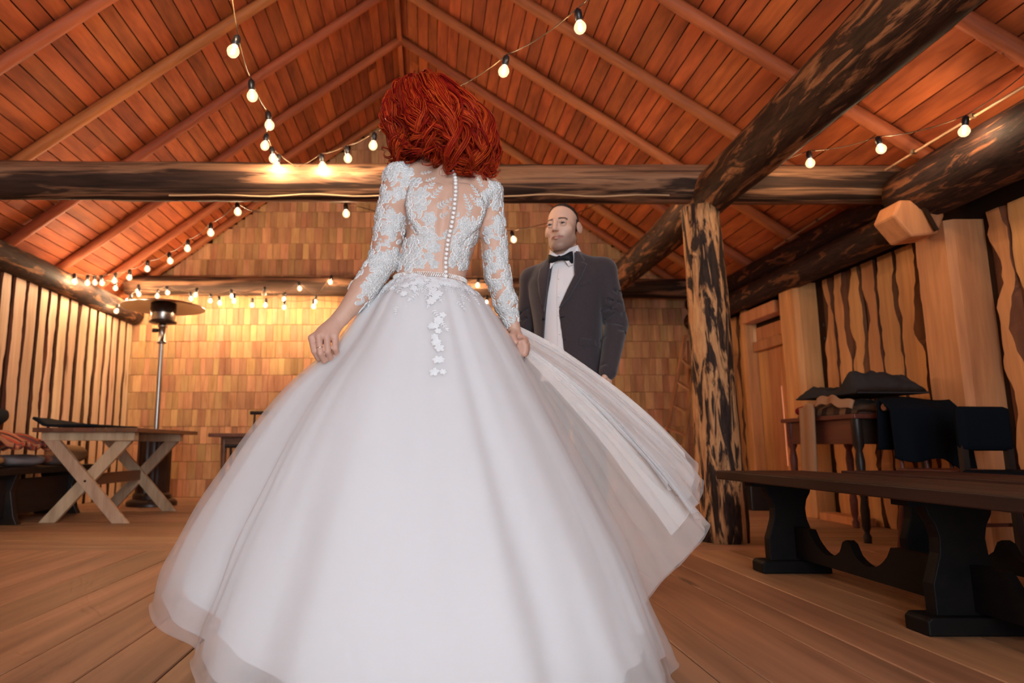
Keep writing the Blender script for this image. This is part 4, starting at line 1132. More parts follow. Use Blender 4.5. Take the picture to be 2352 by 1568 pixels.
def skirt(name, mat, parent, scale, hem, ph, amp, crumple=0., hang=0.):
    a = np.linspace(0, 2 * math.pi, NA, endpoint=False)[:, None]; t = tg[None, :]
    te_ = np.clip(t * hem, 0, 1.2)
    ex = np.clip(t * hem - 1, 0, 1)
    r = np.stack([np.interp(te_[0], tg, RR[i]) for i in range(NA)]); z = np.stack([np.interp(te_[0], tg, ZZ[i]) for i in range(NA)])
    r = r * (1 + (scale - 1) * np.clip(t * 4, 0, 1)) + gown_folds(a, t) + folds(a, t, ph, amp) + ex * .35
    z = z - ex * .12 + hang * t
    if crumple:
        nz_ = np.array([[noise.noise(Vector((math.cos(x) * 4.5 + ph, math.sin(x) * 4.5, tt * 7))) for tt in tg] for x in a[:, 0]])
        r = r + crumple * nz_ * np.clip((t - .45) * 2, 0, 1); z = z + crumple * .8 * np.roll(nz_, 5, 0) * np.clip((t - .75) * 4, 0, 1)
    z = np.maximum(z, .004 + .006 * (1 + np.sin(9 * a + ph)))
    cx = .010 + (-.0) * t; cy = 2.0 - .02 * t
    V = np.stack([cx + r * np.cos(a), cy + r * np.sin(a), z], 2).reshape(-1, 3); W = NT_ + 1
    i = np.arange(NA)[:, None]; j = np.arange(NT_)[None, :]; i2 = (i + 1) % NA
    Q = np.stack([i * W + j, i2 * W + j, i2 * W + j + 1, i * W + j + 1], 2).reshape(-1, 4)
    return npmesh(name, V, Q, mat, parent), V, Q
lin, VS, QS = skirt('skirt', M_lining, bride, .935, .93, .4, .003, .004)
tu2, V2, Q2 = skirt('tulle_layer', M_tulle5, lin, .985, .99, 3.3, .005, .010)
tu3, V3, Q3 = skirt('tulle_layer', M_tulle2, lin, 1.02, 1.02, 5.2, .006, .014)
# swirl of tulle thrown out on the groom's side, gathered in the right hand
ap = [(.150, 2.08, 1.03), (.22, 2.09, .985), (.275, 2.085, .945), (.300, 2.065, .915), (.305, 2.055, .90), (.305, 2.05, .885), (.300, 2.04, .87), (.30, 2.03, .85), (.29, 2.02, .83)]
he = [(.935, 2.42, .545), (.965, 2.42, .475), (.925, 2.35, .408), (.870, 2.28, .385), (.935, 2.36, .345), (.955, 2.38, .300), (.865, 2.34, .225), (.765, 2.30, .155), (.66, 2.22, .08)]
def swirl(name, mat, parent, s0, s1, ph, amp, reach, lift):
    A = crom(ap, 16); H = crom(he, 16); n_ = len(A); i0, i1 = int(s0 * (n_ - 1)), int(s1 * (n_ - 1)); nt = 44
    V = []; cols = list(range(i0, i1 + 1))
    for i in cols:
        a, h = A[i], H[i]; s = i / (n_ - 1)
        for k in range(nt + 1):
            t = k / nt * reach
            bow = 4 * t * (1 - t) * (.050 * (1 - s) + .02) if t < 1 else 0
            p = a.lerp(h, t) + Vector((0, 0, bow + lift * t))
            f = math.sin(s * 46 + ph + t * 1.5) * .6 + math.sin(s * 83 + 2 * ph) * .35
            p += Vector((.25, -.55, .6)).normalized() * f * amp * t ** 1.2
            p += Vector((.2, -.7, .4)) * .02 * noise.noise(Vector((s * 9 + ph, t * 4, ph))) * t
            V.append(p)
    W = nt + 1
    Q = [(i * W + k, i * W + k + 1, (i + 1) * W + k + 1, (i + 1) * W + k) for i in range(len(cols) - 1) for k in range(nt)]
    return npmesh(name, [tuple(v) for v in V], Q, mat, parent)
swirl('tulle_swirl', M_tulle4, lin, 0, .47, .5, .010, .97, .006)
swirl('tulle_swirl', M_tulle, lin, 0, 1, 2.1, .012, 1.0, .0)
swirl('tulle_swirl', M_tulle3, lin, .0, .62, 3.9, .014, .86, -.012)
swirl('tulle_swirl', M_tulle2, lin, .0, 1, 5.0, .016, 1.02, .012)
swirl('tulle_swirl', M_tulle4, lin, .38, .74, 1.0, .010, .90, -.006)

# ------------------------------------------------------------------ lace appliqué on bodice and sleeves
n = NT('lace'); M_lace = n.done(n.principled(n.ramp(n.noise(n.objc(), 350., 3), [(.3, (.76, .75, .75)), (.6, (.93, .93, .93))]), .75, n.bump(n.noise(n.objc(), 420., 3), .7, .004), spec=.25))
n = NT('lace_net'); M_net = n.done(n.principled(n.ramp(n.noise(n.objc(), 500., 2), [(.35, (.62, .55, .52)), (.6, (.86, .84, .83))]), .8, n.bump(n.noise(n.objc(), 600., 2), .8, .004), spec=.2))
n = NT('skirt_lace'); M_lace2 = n.done(n.principled(n.ramp(n.noise(n.objc(), 420., 3), [(.3, (.72, .72, .73)), (.6, (.86, .86, .87))]), .7, spec=.25))
M_pearl = plain('pearl', (.86, .84, .82), .25, spec=.6)
class Lace:
    def __init__(s, bvh): s.b = MB(); s.bvh = bvh
    def place(s, p, q2, h, R):
        w = p + R[0] * q2[0] + R[1] * q2[1]
        loc, nor, _, _ = s.bvh.find_nearest(w)
        if loc is None: return w
        if nor.dot(R[2]) < 0: nor = -nor
        return loc + nor * h
    HK = 1.0
    def petal(s, p, R, c, ang, L, Wd, hgt=.0038):
        hgt *= s.HK
        ca_, sa_ = math.cos(ang), math.sin(ang); rings = []
        V = []; seg = 10
        for f, h in ((1.0, .0004), (.80, hgt), (.52, hgt * .40)):
            for k in range(seg):
                t = 2 * math.pi * k / seg; x = math.cos(t) * L / 2 * f; y = math.sin(t) * Wd / 2 * f * (1 - .25 * math.cos(t))
                X = c[0] + x * ca_ - y * sa_; Y = c[1] + x * sa_ + y * ca_; V.append(s.place(p, (X, Y), h, R))
        V.append(s.place(p, c, hgt * .7, R))
        if max((V[k] - V[(k + 1) % seg]).length for k in range(seg)) > .55 * max(L, Wd): return
        F = [(i * seg + k, i * seg + (k + 1) % seg, (i + 1) * seg + (k + 1) % seg, (i + 1) * seg + k) for i in range(2) for k in range(seg)] + [(2 * seg + k, 2 * seg + (k + 1) % seg, 3 * seg) for k in range(seg)]
        s.b.raw(V, F[:seg]); s.b.raw([], []); bb_ = len(s.b.V) - len(V)
        s.b.F += [tuple(i + bb_ for i in f) for f in F[seg:]]; s.b.M += [1] * (len(F) - seg)
    def frame(s, p, nor):
        up = Vector((0, 0, 1)); x = up.cross(nor); x = x.normalized() if x.length > .05 else Vector((1, 0, 0)); y = nor.cross(x).normalized()
        return (x, y, nor.normalized())
    def flower(s, p, nor, r, rot=None):
        R = s.frame(p, nor); rot = random.uniform(0, 6.28) if rot is None else rot; m = random.choice((5, 6, 7))
        for k in range(m):
            a = rot + 2 * math.pi * k / m; s.petal(p, R, (math.cos(a) * r * .62, math.sin(a) * r * .62), a, r * .86, r * .80)
        for k in range(4):
            a = rot + .4 + math.pi * k / 2; s.petal(p, R, (math.cos(a) * r * .24, math.sin(a) * r * .24), a, r * .5, r * .42, .0058)
    def leaf(s, p, nor, ang, L, W): s.petal(p, s.frame(p, nor), (0, 0), ang, L, W)
    def sprig(s, p, nor, ang, L, m=4):
        R = s.frame(p, nor); d = (math.cos(ang), math.sin(ang)); q = (-d[1], d[0])
        for k in range(m):
            f = (k + .4) / m * L
            for sg in (-1, 1):
                ln = L * .30 * (1 - .10 * k)
                c = (d[0] * f + q[0] * sg * ln * .42 + d[0] * ln * .3, d[1] * f + q[1] * sg * ln * .42 + d[1] * ln * .3)
                s.petal(p, R, c, ang + sg * .85, ln, ln * .36, .003)
        s.petal(p, R, (d[0] * L * 1.05, d[1] * L * 1.05), ang, L * .28, L * .12, .003)
        s.petal(p, R, (d[0] * L * .5, d[1] * L * .5), ang, L, L * .05, .002)
lace = Lace(bvhB)
def back_pt(x, z):
    loc, nor, _, _ = bvhB.ray_cast(Vector((x, 1.5, z)), Vector((0, 1, 0)))
    return (loc, nor if nor.y < 0 else -nor) if loc is not None else (None, None)
def fl(x, z, r):
    p, nr = back_pt(x, z)
    if p is not None: lace.flower(p, nr, r)
def lf(x, z, a, L):
    p, nr = back_pt(x, z)
    if p is not None: lace.leaf(p, nr, a, L, L * .45)
def sp(x, z, a, L, m=4):
    p, nr = back_pt(x, z)
    if p is not None: lace.sprig(p, nr, a, L, m)
# x, z, radius of the large motifs on the back, then leaf sprays
FLW = [(-.020, 1.335, .030), (-.035, 1.385, .026), (-.060, 1.425, .024), (-.085, 1.455, .020), (-.052, 1.352, .022), (-.066, 1.392, .02), (-.058, 1.315, .026), (-.022, 1.300, .024), (-.050, 1.275, .028), (-.070, 1.245, .024),
       (.008, 1.262, .024), (-.030, 1.240, .024), (.002, 1.210, .034), (-.042, 1.200, .024), (-.068, 1.205, .022), (-.066, 1.160, .030), (-.030, 1.165, .022), (.006, 1.150, .019), (-.020, 1.132, .020), (-.052, 1.128, .022), (.022, 1.128, .016), (-.082, 1.135, .02), (.026, 1.178, .018),
       (.112, 1.246, .024), (.142, 1.240, .022), (.160, 1.262, .022), (.172, 1.292, .022), (.180, 1.325, .022), (.192, 1.356, .020), (.202, 1.385, .018), (.096, 1.196, .030), (.132, 1.205, .026), (.150, 1.222, .022), (.092, 1.160, .024), (.118, 1.168, .020), (.074, 1.135, .018), (.104, 1.130, .018), (.120, 1.140, .02), (.062, 1.215, .016), (.120, 1.225, .02), (.164, 1.318, .02), (.176, 1.345, .018)]
for q in FLW: fl(*q)
for q in [(.012, 1.325, .9, .050, 4), (.030, 1.295, .6, .052, 5), (.036, 1.270, .3, .040, 4), (.005, 1.355, 1.1, .045, 4), (-.005, 1.388, .5, .03, 3), (.130, 1.288, 1.9, .050, 5), (.098, 1.268, 2.4, .044, 4), (.118, 1.262, 1.2, .04, 4), (.158, 1.335, 2.0, .045, 4), (.170, 1.372, 1.9, .035, 3), (-.02, 1.42, .2, .03, 3), (.155, 1.305, 2.2, .04, 4)]: sp(*q)
for q in [(.005, 1.312, .8, .026), (-.005, 1.36, 1.3, .026), (.040, 1.205, .2, .024), (-.012, 1.185, -.8, .03), (.010, 1.172, -.5, .03), (-.020, 1.275, 1.0, .028), (.070, 1.178, 1.2, .024), (.140, 1.262, 1.9, .028), (.112, 1.145, 1.5, .026), (-.045, 1.150, 1.4, .03), (.084, 1.228, 1.0, .022)]: lf(*q)
# sleeves: motifs set around the arm
def sleeve(chain, rad, t0, t1, cnt, dens, skip=None):
    P = [Vector(c) for c in chain]; seg = [(P[i + 1] - P[i]).length for i in range(len(P) - 1)]; tot = sum(seg); done_ = []
    tries = 0
    while len(done_) < cnt and tries < cnt * 30:
        tries += 1; f = random.uniform(t0, t1); d = f * tot; i = 0
        while i < len(seg) - 1 and d > seg[i]: d -= seg[i]; i += 1
        c = P[i].lerp(P[i + 1], d / seg[i]); ax_ = (P[i + 1] - P[i]).normalized(); u = ax_.orthogonal().normalized(); w = ax_.cross(u); a = random.uniform(0, 2 * math.pi)
        dr_ = u * math.cos(a) + w * math.sin(a)
        if skip is not None and skip(f, dr_): continue
        loc, nor, _, _ = bvhB.ray_cast(c + dr_ * .12, -dr_)
        if loc is None or (loc - c).length > .062 or any((loc - q).length < dens for q in done_): continue
        done_.append(loc); nor = nor if nor.dot(dr_) > 0 else -nor
        k = random.random()
        if k < .62: lace.flower(loc, nor, random.uniform(.017, .024))
        elif k < .85: lace.leaf(loc, nor, random.uniform(0, 3.14), .032, .014); lace.leaf(loc + Vector((.012, 0, .01)), nor, random.uniform(0, 3.14), .028, .012)
        else: lace.sprig(loc, nor, random.uniform(0, 6.28), .034, 3)
    return done_
sleeve([ShL, *LA[1:]], None, -.04, .66, 108, .0215, lambda f, d: f < .12 and d.x > .35)
sleeve([ShL, *LA[1:]], None, .62, .90, 30, .017, lambda f, d: d.x < .25)
sleeve([ShL, *LA[1:]], None, .62, .82, 8, .03, lambda f, d: d.x > -.6)
sleeve([ShR, *RA[1:]], None, -.03, .80, 100, .0205, lambda f, d: f < .22 and d.x < .25)
sleeve([ShR, *RA[1:]], None, .78, .97, 18, .017, lambda f, d: d.y > .2)
lobj = lace.b.build('lace_bodice', [M_lace, M_net], bride, True); lobj['label'] = 'white corded floral lace on sheer bodice and sleeves'
# lace trailing from the waist over the skirt
bvhS = bvh_of(V3, Q3); lace2 = Lace(bvhS); lace2.HK = .28
for k in range(140):
    a = math.radians(random.uniform(185, 355)); t = abs(random.gauss(0, .055)) + .010
    if random.random() < .16: a = math.radians(random.gauss(276, 2.5)); t = random.uniform(.06, .36)
    i = int(a / (2 * math.pi) * NA) % NA; j = min(NT_, int(t * NT_)); p = Vector(V3[i * (NT_ + 1) + j]); nr = (p - Vector((.01, 2.0, p.z - .05))).normalized()
    if random.random() < .5: lace2.flower(p, nr, random.uniform(.009, .016))
    else: lace2.sprig(p, nr, random.uniform(-2.2, -.9), random.uniform(.028, .042), 4)
lace2.b.build('waist_lace', [M_lace2, M_lace2], bride, True)
# belt of pearls
bm_ = bmesh.new(); bmesh.ops.create_icosphere(bm_, subdivisions=2, radius=1.0); ico_v = [v.co.copy() for v in bm_.verts]; ico_f = [tuple(v.index for v in f.verts) for f in bm_.faces]; bm_.free()
blt = MB()
for k in range(330):
    a = 2 * math.pi * (k // 3) / 110 + (k % 3) * .02; d = Vector((math.cos(a), math.sin(a), 0)); z = 1.098 - .006 * math.cos(a) + (.0045 * (k % 3 - 1))
    p = Vector((.010 + .109 * d.x, 2.0 + .0835 * d.y, z)) + d * .003
    r = random.uniform(.0018, .0030); blt.raw([v * r + p for v in ico_v], ico_f)
blt.build('pearl_belt', M_pearl, bride, True)
# button placket down the spine
plk = []
ctrl = [(.076, 1.458), (.082, 1.43), (.087, 1.39), (.086, 1.34), (.081, 1.29), (.073, 1.24), (.062, 1.19), (.055, 1.14), (.055, 1.085)]
cz = [c[1] for c in ctrl][::-1]; cxx = [c[0] for c in ctrl][::-1]
strip = MB(); SV = []
zs_ = np.linspace(1.452, 1.088, 60)
for z in zs_:
    x = float(np.interp(z, cz, cxx)); p, nr = back_pt(x, float(z))
    if p is None: continue
    SV.append((p, nr))
V = []
for p, nr in SV:
    for dx, h in ((-.0085, .0012), (-.0085, .0032), (.0085, .0032), (.0085, .0012)): V.append(p + Vector((dx, 0, 0)) + nr * h)
strip.raw(V, [(i * 4 + k, i * 4 + k + 1, i * 4 + k + 5, i * 4 + k + 4) for i in range(len(SV) - 1) for k in range(3)])
strip.build('button_placket', plain('nude_tulle', (.62, .43, .35), .7), bride, True)
nbt = 28
for k in range(nbt):
    f = k / (nbt - 1); z = 1.450 + (1.092 - 1.450) * f; x = float(np.interp(z, cz, cxx)); p, nr = back_pt(x, z)
    if p is None: continue
    p = p + nr * .0065
    o = mesh('button', [Vector((v.x * .0062, v.y * .0052, v.z * .0060)) + p for v in ico_v], ico_f, M_pearl, bride, True)

# ------------------------------------------------------------------ curly red hair
n = NT('red_hair'); uvn = n.add('ShaderNodeUVMap'); sp_ = n.add('ShaderNodeSeparateXYZ'); n.put(sp_.inputs[0], uvn.outputs[0])
rn = n.add('ShaderNodeNewGeometry').outputs['Random Per Island']
cv = n.add('ShaderNodeCombineXYZ'); n.put(cv.inputs[0], n.math('MULTIPLY', sp_.outputs[0], 8.)); n.put(cv.inputs[1], n.math('MULTIPLY', sp_.outputs[1], 2.5)); n.put(cv.inputs[2], n.math('MULTIPLY', rn, 90.))
st1 = n.noise(cv.outputs[0], 1.0, 3, .6)
c1 = n.ramp(st1, [(.25, (.20, .007, .0035)), (.5, (.52, .028, .009)), (.78, (.76, .085, .019))])
c1 = n.hsv(c1, n.math('ADD', .49, n.math('MULTIPLY', rn, .022)), 1., n.math('ADD', .45, n.math('MULTIPLY', rn, .85)))
p = n.add('ShaderNodeBsdfPrincipled'); n.put(p.inputs['Base Color'], c1); p.inputs['Roughness'].default_value = .40; p.inputs['Specular IOR Level'].default_value = .28; p.inputs['Specular Tint'].default_value = (1, .55, .35, 1)
n.put(p.inputs['Normal'], n.bump(st1, .7, .003))
p.inputs['Anisotropic'].default_value = .5
M_hair = n.done(p.outputs[0])
hv = []; hf = []; huv = []
def lock(path, rad, flat=.55, seg=7):
    b = len(hv); n_ = len(path); t0 = (path[1] - path[0]).normalized(); u = t0.orthogonal().normalized()
    for i, p in enumerate(path):
        t = (path[min(i + 1, n_ - 1)] - path[max(i - 1, 0)]).normalized(); u = u - t * u.dot(t); u = u.normalized() if u.length > 1e-6 else t.orthogonal().normalized(); w = t.cross(u)
        for k in range(seg):
            a = 2 * math.pi * k / seg; hv.append(p + (u * math.cos(a) + w * math.sin(a) * flat) * rad[i])
    for i in range(n_ - 1):
        for k in range(seg):
            hf.append((b + i * seg + k, b + i * seg + (k + 1) % seg, b + (i + 1) * seg + (k + 1) % seg, b + (i + 1) * seg + k))
            huv.append((k / seg, i / n_)); huv.append(((k + 1) / seg, i / n_)); huv.append(((k + 1) / seg, (i + 1) / n_)); huv.append((k / seg, (i + 1) / n_))
HC = Vector((-.005, 2.055, 1.640)); HRD = Vector((.093, .112, .112))
crown = Vector((-.045, -.35, .93)).normalized()
def hair_lock(i, big=True):
    # root on the scalp, biased to the crown and back
    while True:
        d = Vector((random.gauss(0, 1), random.gauss(-.25, 1), random.gauss(.55, .8))).normalized()
        fwd = Vector((-.58, .81, 0))
        if d.z > -.25 and d.dot(fwd) < .55: break
    root = HC + Vector((d.x * HRD.x, d.y * HRD.y, d.z * HRD.z)) * .98
    az = math.atan2(d.y - crown.y * .55, d.x - crown.x) + random.gauss(0, .06)
    ce_, se_ = math.cos(az), math.sin(az)
    # outline of the hair mass: wider and lower towards +X
    rx = .165 if ce_ > 0 else .118; ry = .150
    cen = Vector((.030, 2.035, 0))
    k = random.uniform(.70, 1.02)
    zlow = 1.478 - .028 * ce_ + random.uniform(-.035, .045) - (.02 if ce_ > .2 else 0)
    end = Vector((cen.x + ce_ * rx * k, cen.y + se_ * ry * k, zlow))
    mid = Vector((cen.x + ce_ * (rx + .018) * min(1, k + .12), cen.y + se_ * (ry + .015) * min(1, k + .12), 1.575 + random.uniform(-.025, .03)))
    out = Vector((d.x * HRD.x, d.y * HRD.y, d.z * HRD.z)) * random.uniform(1.14, 1.26) + HC + Vector((ce_, se_, 0)) * .03
    base = crom([root, out, mid, end], 10)
    reg = noise.noise(Vector((math.cos(az) * 1.9, math.sin(az) * 1.9, d.z * 1.6))); turns = 1.45 + .4 * reg + random.uniform(-.12, .12); ph = reg * 7 + random.uniform(-.35, .35); amp = random.uniform(.018, .032); sgn = 1 if noise.noise(Vector((math.cos(az) * 2.3 + 7, math.sin(az) * 2.3, 0))) > 0 else -1
    path = []; n_ = len(base); u = Vector((ce_, se_, 0)); w = Vector((-se_, ce_, 0))
    # refine
    fine = base; n_ = len(fine)
    for j, p in enumerate(fine):
        t = j / (n_ - 1); e = max(0, t - .44) / .56; a = ph + sgn * turns * 2 * math.pi * e ** 1.15
        path.append(p + (u * math.cos(a) + w * math.sin(a) * .9 + Vector((0, 0, .35 * math.sin(a)))) * amp * e ** .8)
    if random.random() < .7:          # closing curl at the tip
        c_ = path[-1]; tdir = (path[-1] - path[-3]).normalized(); r = random.uniform(.011, .019); side = (u * random.uniform(-.4, 1) + w * random.uniform(-1, 1)).normalized()
        for q in range(1, 9):
            a = q / 8 * 4.6; path.append(c_ + tdir * r * math.sin(a) + side * r * (1 - math.cos(a)))
    n_ = len(path)
    if not big:
        lock(path, [.0009 * (1 - .5 * j / n_) for j in range(n_)], 1., 3); return
    m = random.choice((13, 14, 15)); wd = random.uniform(.008, .0145); tw = random.uniform(-1, 1)
    tang = [(path[min(j + 1, n_ - 1)] - path[max(j - 1, 0)]).normalized() for j in range(n_)]
    uu = tang[0].orthogonal().normalized(); fr_ = []
    for j in range(n_):
        uu = uu - tang[j] * uu.dot(tang[j]); uu = uu.normalized() if uu.length > 1e-6 else tang[j].orthogonal().normalized(); fr_.append((uu.copy(), tang[j].cross(uu)))
    for q in range(m):
        rr_ = wd * math.sqrt(random.random()); a0 = random.uniform(0, 6.28); lag = random.uniform(.86, 1.0); pts = []; rad = []
        r_ = random.uniform(.0010, .0019); last = max(6, int(n_ * lag))
        for j in range(last):
            t = j / (n_ - 1); sp2 = (.55 + .6 * math.sin(math.pi * min(1, t * 1.05))) * (1 - .45 * max(0, t - .6) / .4); a = a0 + tw * t
            pts.append(path[j] + fr_[j][0] * math.cos(a) * rr_ * sp2 + fr_[j][1] * math.sin(a) * rr_ * sp2 * .6)
            rad.append(r_ * (.7 + .5 * math.sin(math.pi * min(1, .2 + t * .8))) * (1 - .8 * max(0, j / last - .75) / .25))
        lock(pts, rad, .8, 3)
for i in range(310): hair_lock(i, True)
for i in range(300): hair_lock(i, False)
hairo = mesh('hair', hv, hf, M_hair, bride, True)
uvl = hairo.data.uv_layers.new(name='UVMap'); uvl.data.foreach_set('uv', np.array(huv, np.float32).ravel())
# scalp cap below the locks
V = []; nu, nv = 40, 20
for j in range(nv + 1):
    phi = math.pi * j / nv * .60
    for i in range(nu):
        th = 2 * math.pi * i / nu; d = Vector((math.sin(phi) * math.cos(th), math.sin(phi) * math.sin(th), math.cos(phi)))
        q = Matrix.Rotation(.35, 3, 'X') @ d
        V.append(HC + Vector((q.x * HRD.x, q.y * HRD.y, q.z * HRD.z)) * 1.02)
mesh('hair_roots', V, [(j * nu + i, (j + 1) * nu + i, (j + 1) * nu + (i + 1) % nu, j * nu + (i + 1) % nu) for j in range(nv) for i in range(nu)], plain('hair_root', (.14, .012, .005), .6), hairo, True)

# ================================================================== the groom
GX, GY, GA = .69, 3.22, math.radians(30)
def gw(x, y, z):      # groom space (x: his left, y: forward) to world
    c_, s_ = math.cos(GA), math.sin(GA)
    return np.array((GX + x * c_ - y * s_, GY - x * s_ - y * c_, z))
def gl(X, Y):
    c_, s_ = math.cos(GA), math.sin(GA); dx, dy = X - GX, Y - GY
    return dx * c_ - dy * s_, -dx * s_ - dy * c_
GYAW = -GA + math.pi   # loft x axis = his left mirrored; sections are symmetric so only the axis matters
groom = thing('person', 'person with cropped dark hair in a dark suit and bow tie facing the gown', 'person', (GX, GY, 0), 'the couple')
# body: head, neck, torso, arms and hands as one surface
Fg = Field((.36, 2.92, .80), (1.06, 3.50, 1.84), .0030)
TG = Matrix.Translation((.664, 3.165, 1.658)) @ Matrix.Rotation(math.pi - math.radians(30), 4, 'Z') @ Matrix.Rotation(-.06, 4, 'X') @ Matrix.Scale(1.06, 4)
head_sdf(Fg, TG, True)
Fg.cone(gw(0, -.01, 1.44), TG @ Vector((0, -.022, -.055)), .062, .056, .02)
Fg.cone(gw(-.10, -.01, 1.46), gw(0, -.01, 1.52), .03, .045, .03); Fg.cone(gw(.10, -.01, 1.46), gw(0, -.01, 1.52), .03, .045, .03)
c0 = gw(0, 0, 0)
Fg.loft([(.82, c0[0], c0[1], .14, .09), (1.06, c0[0], c0[1], .13, .085), (1.3, c0[0], c0[1], .155, .09), (1.42, c0[0], c0[1], .15, .08), (1.48, c0[0], c0[1], .07, .06)], .02, yaw=-GA)
GL_ = [gw(.178, -.005, 1.425), gw(.226, -.035, 1.17), gw(.212, .110, .925)]
GR_ = [gw(-.178, -.005, 1.425), gw(-.226, -.03, 1.16), gw(-.212, .05, .905)]
for ch in (GL_, GR_): Fg.chain(ch, [.045, .038, .027], .015)
for ch, sx in ((GL_, 1), (GR_, -1)):      # relaxed hands
    w0 = ch[2]; dn = ch[2] - ch[1]; dn = dn / np.linalg.norm(dn); fw = gw(-.35 * sx, 1, 0) - gw(0, 0, 0); fw = fw / np.linalg.norm(fw)
    side = np.cross(dn, fw); side /= np.linalg.norm(side)
    dn = np.array((dn[0] * .4, dn[1] * .4, -1.0)); dn /= np.linalg.norm(dn)
    pm = w0 + dn * .075
    Fg.cone(w0, pm, .024, .032, .012, flat=(side, .5))
    for q in range(4):
        k0 = pm + fw * (.030 - .020 * q) + dn * (.008 - .003 * abs(q - 1)); L = (.036, .041, .038, .030)[q]
        cu = -side * sx * .0 + np.array((0, 0, 0)); inw = (gw(-sx * 1., 0, 0) - gw(0, 0, 0))
        Fg.chain([k0, k0 + dn * L + inw * .004, k0 + dn * (L * 1.6) + inw * .016, k0 + dn * (L * 1.9) + inw * .030], [.0105, .0098, .009, .0078], .003)
    Fg.chain([w0 + dn * .02 + fw * .02, w0 + dn * .055 + fw * .046, w0 + dn * .085 + fw * .052], [.014, .0125, .010], .006)
Vg, Qg = Fg.extract(); Vg = smoothv(Vg, Qg, 1, .3)
colg, hmg = head_paint(Vg, TG, (.72, .46, .345), True)
gb = npmesh('body', Vg, Qg, M_skin, groom); set_col(gb, colg)
eyes(TG, groom, True)
# cropped hair: follows the scalp, thinning out towards the hairline
Ng = vnormals(Vg, Qg); sel = (hmg[Qg] > .30).all(1); ids = np.unique(Qg[sel]); remap = np.full(len(Vg), -1, np.int32); remap[ids] = np.arange(len(ids))
Vh = Vg[ids] + Ng[ids] * (.0002 + .0042 * np.clip((hmg[ids] - .3) / .7, 0, 1) ** .7 * (1 + .5 * (rng.random(len(ids)) - .5)))[:, None]
n = NT('cropped_hair'); M_crop = n.done(n.principled(n.ramp(n.noise(n.objc(), 260., 3), [(.35, (.012, .008, .007)), (.65, (.045, .028, .022))]), .6, n.bump(n.noise(n.objc(), 420., 2), .8, .004), spec=.3))
hg = npmesh('hair', Vh, remap[Qg[sel]], M_crop, groom)

# ------------------------------------------------------------------ jacket
n = NT('suit_wool'); fwv = n.noise(n.objc(), 700., 2)
M_suit = n.done(n.principled(n.ramp(fwv, [(.3, (.022, .018, .022)), (.7, (.068, .053, .060))]), .82, n.bump(n.noise(n.objc(), 900., 2), .3, .002), spec=.2, Sheen_Weight=.25))
M_shirt = plain('white_shirt', (.80, .78, .80), .7, spec=.2)
M_silk = plain('black_silk', (.008, .009, .012), .6, spec=.25)
JROWS = [(.855, .192, .135), (.95, .178, .130), (1.07, .160, .122), (1.2, .168, .126), (1.32, .186, .128), (1.40, .196, .116), (1.45, .170, .098), (1.49, .115, .080), (1.53, .074, .070), (1.56, .066, .064)]
Fj = Field((.34, 2.86, .82), (1.08, 3.52, 1.60), .0045)
rows = [(z, c0[0], c0[1], rx, ry) for z, rx, ry in JROWS]
Fj.loft(rows, .0, yaw=-GA, pw=2.4)
for ch, r in ((GL_, (.064, .054, .040)), (GR_, (.064, .054, .040))):
    e = ch[2] - (ch[2] - ch[1]) * .02
    Fj.cone(ch[0], ch[1], r[0], r[1], .006); Fj.cone(ch[1], e, r[1], r[2], .004)
    Fj.cone(gw(0, -.01, 1.50), ch[0] + np.array((0, 0, .008)), .05, .058, .03)
# sleeve creases
for ch, sd in ((GL_, 1.), (GR_, 5.)):
    for k in range(26):
        f = random.uniform(.2, .95); i = 0 if f < .5 else 1; q = ch[i] + (ch[i + 1] - ch[i]) * ((f - .5 * i) * 2)
        a = random.uniform(0, 6.28); d = np.array((math.cos(a), math.sin(a), random.uniform(-.5, .5))) * .060; e = np.array((math.cos(a + 1.2), math.sin(a + 1.2), random.uniform(-.2, .6))) * .056
        Fj.cone(q + d, q + e, .008, .004, .007, sub=True)
zl = [.82, 1.06, 1.23, 1.40, 1.50, 1.60]; xl_ = [-.130, -.098, -.074, -.046, -.042, -.040]; xr_ = [.050, .012, -.004, .074, .062, .052]
def opening(X, Y, Z):
    x, y = gl(X, Y); a = np.interp(Z, zl, xl_).astype(np.float32); b_ = np.interp(Z, zl, xr_).astype(np.float32)
    d = np.maximum(np.maximum(a - x, x - b_), .02 - y); return d
Fj.carve(opening, (.34, 2.86, .82), (1.08, 3.52, 1.60), .003)
# neck hole and hollow
Fj.cone(gw(0, .01, 1.45), gw(0, .03, 1.62), .058, .075, .004, sub=True)
Vj, Qj = Fj.extract(); Vj = smoothv(Vj, Qj, 2, .5)
jk = npmesh('jacket', Vj, Qj, M_suit, groom)
bvhJ = bvh_of(Vj, Qj)
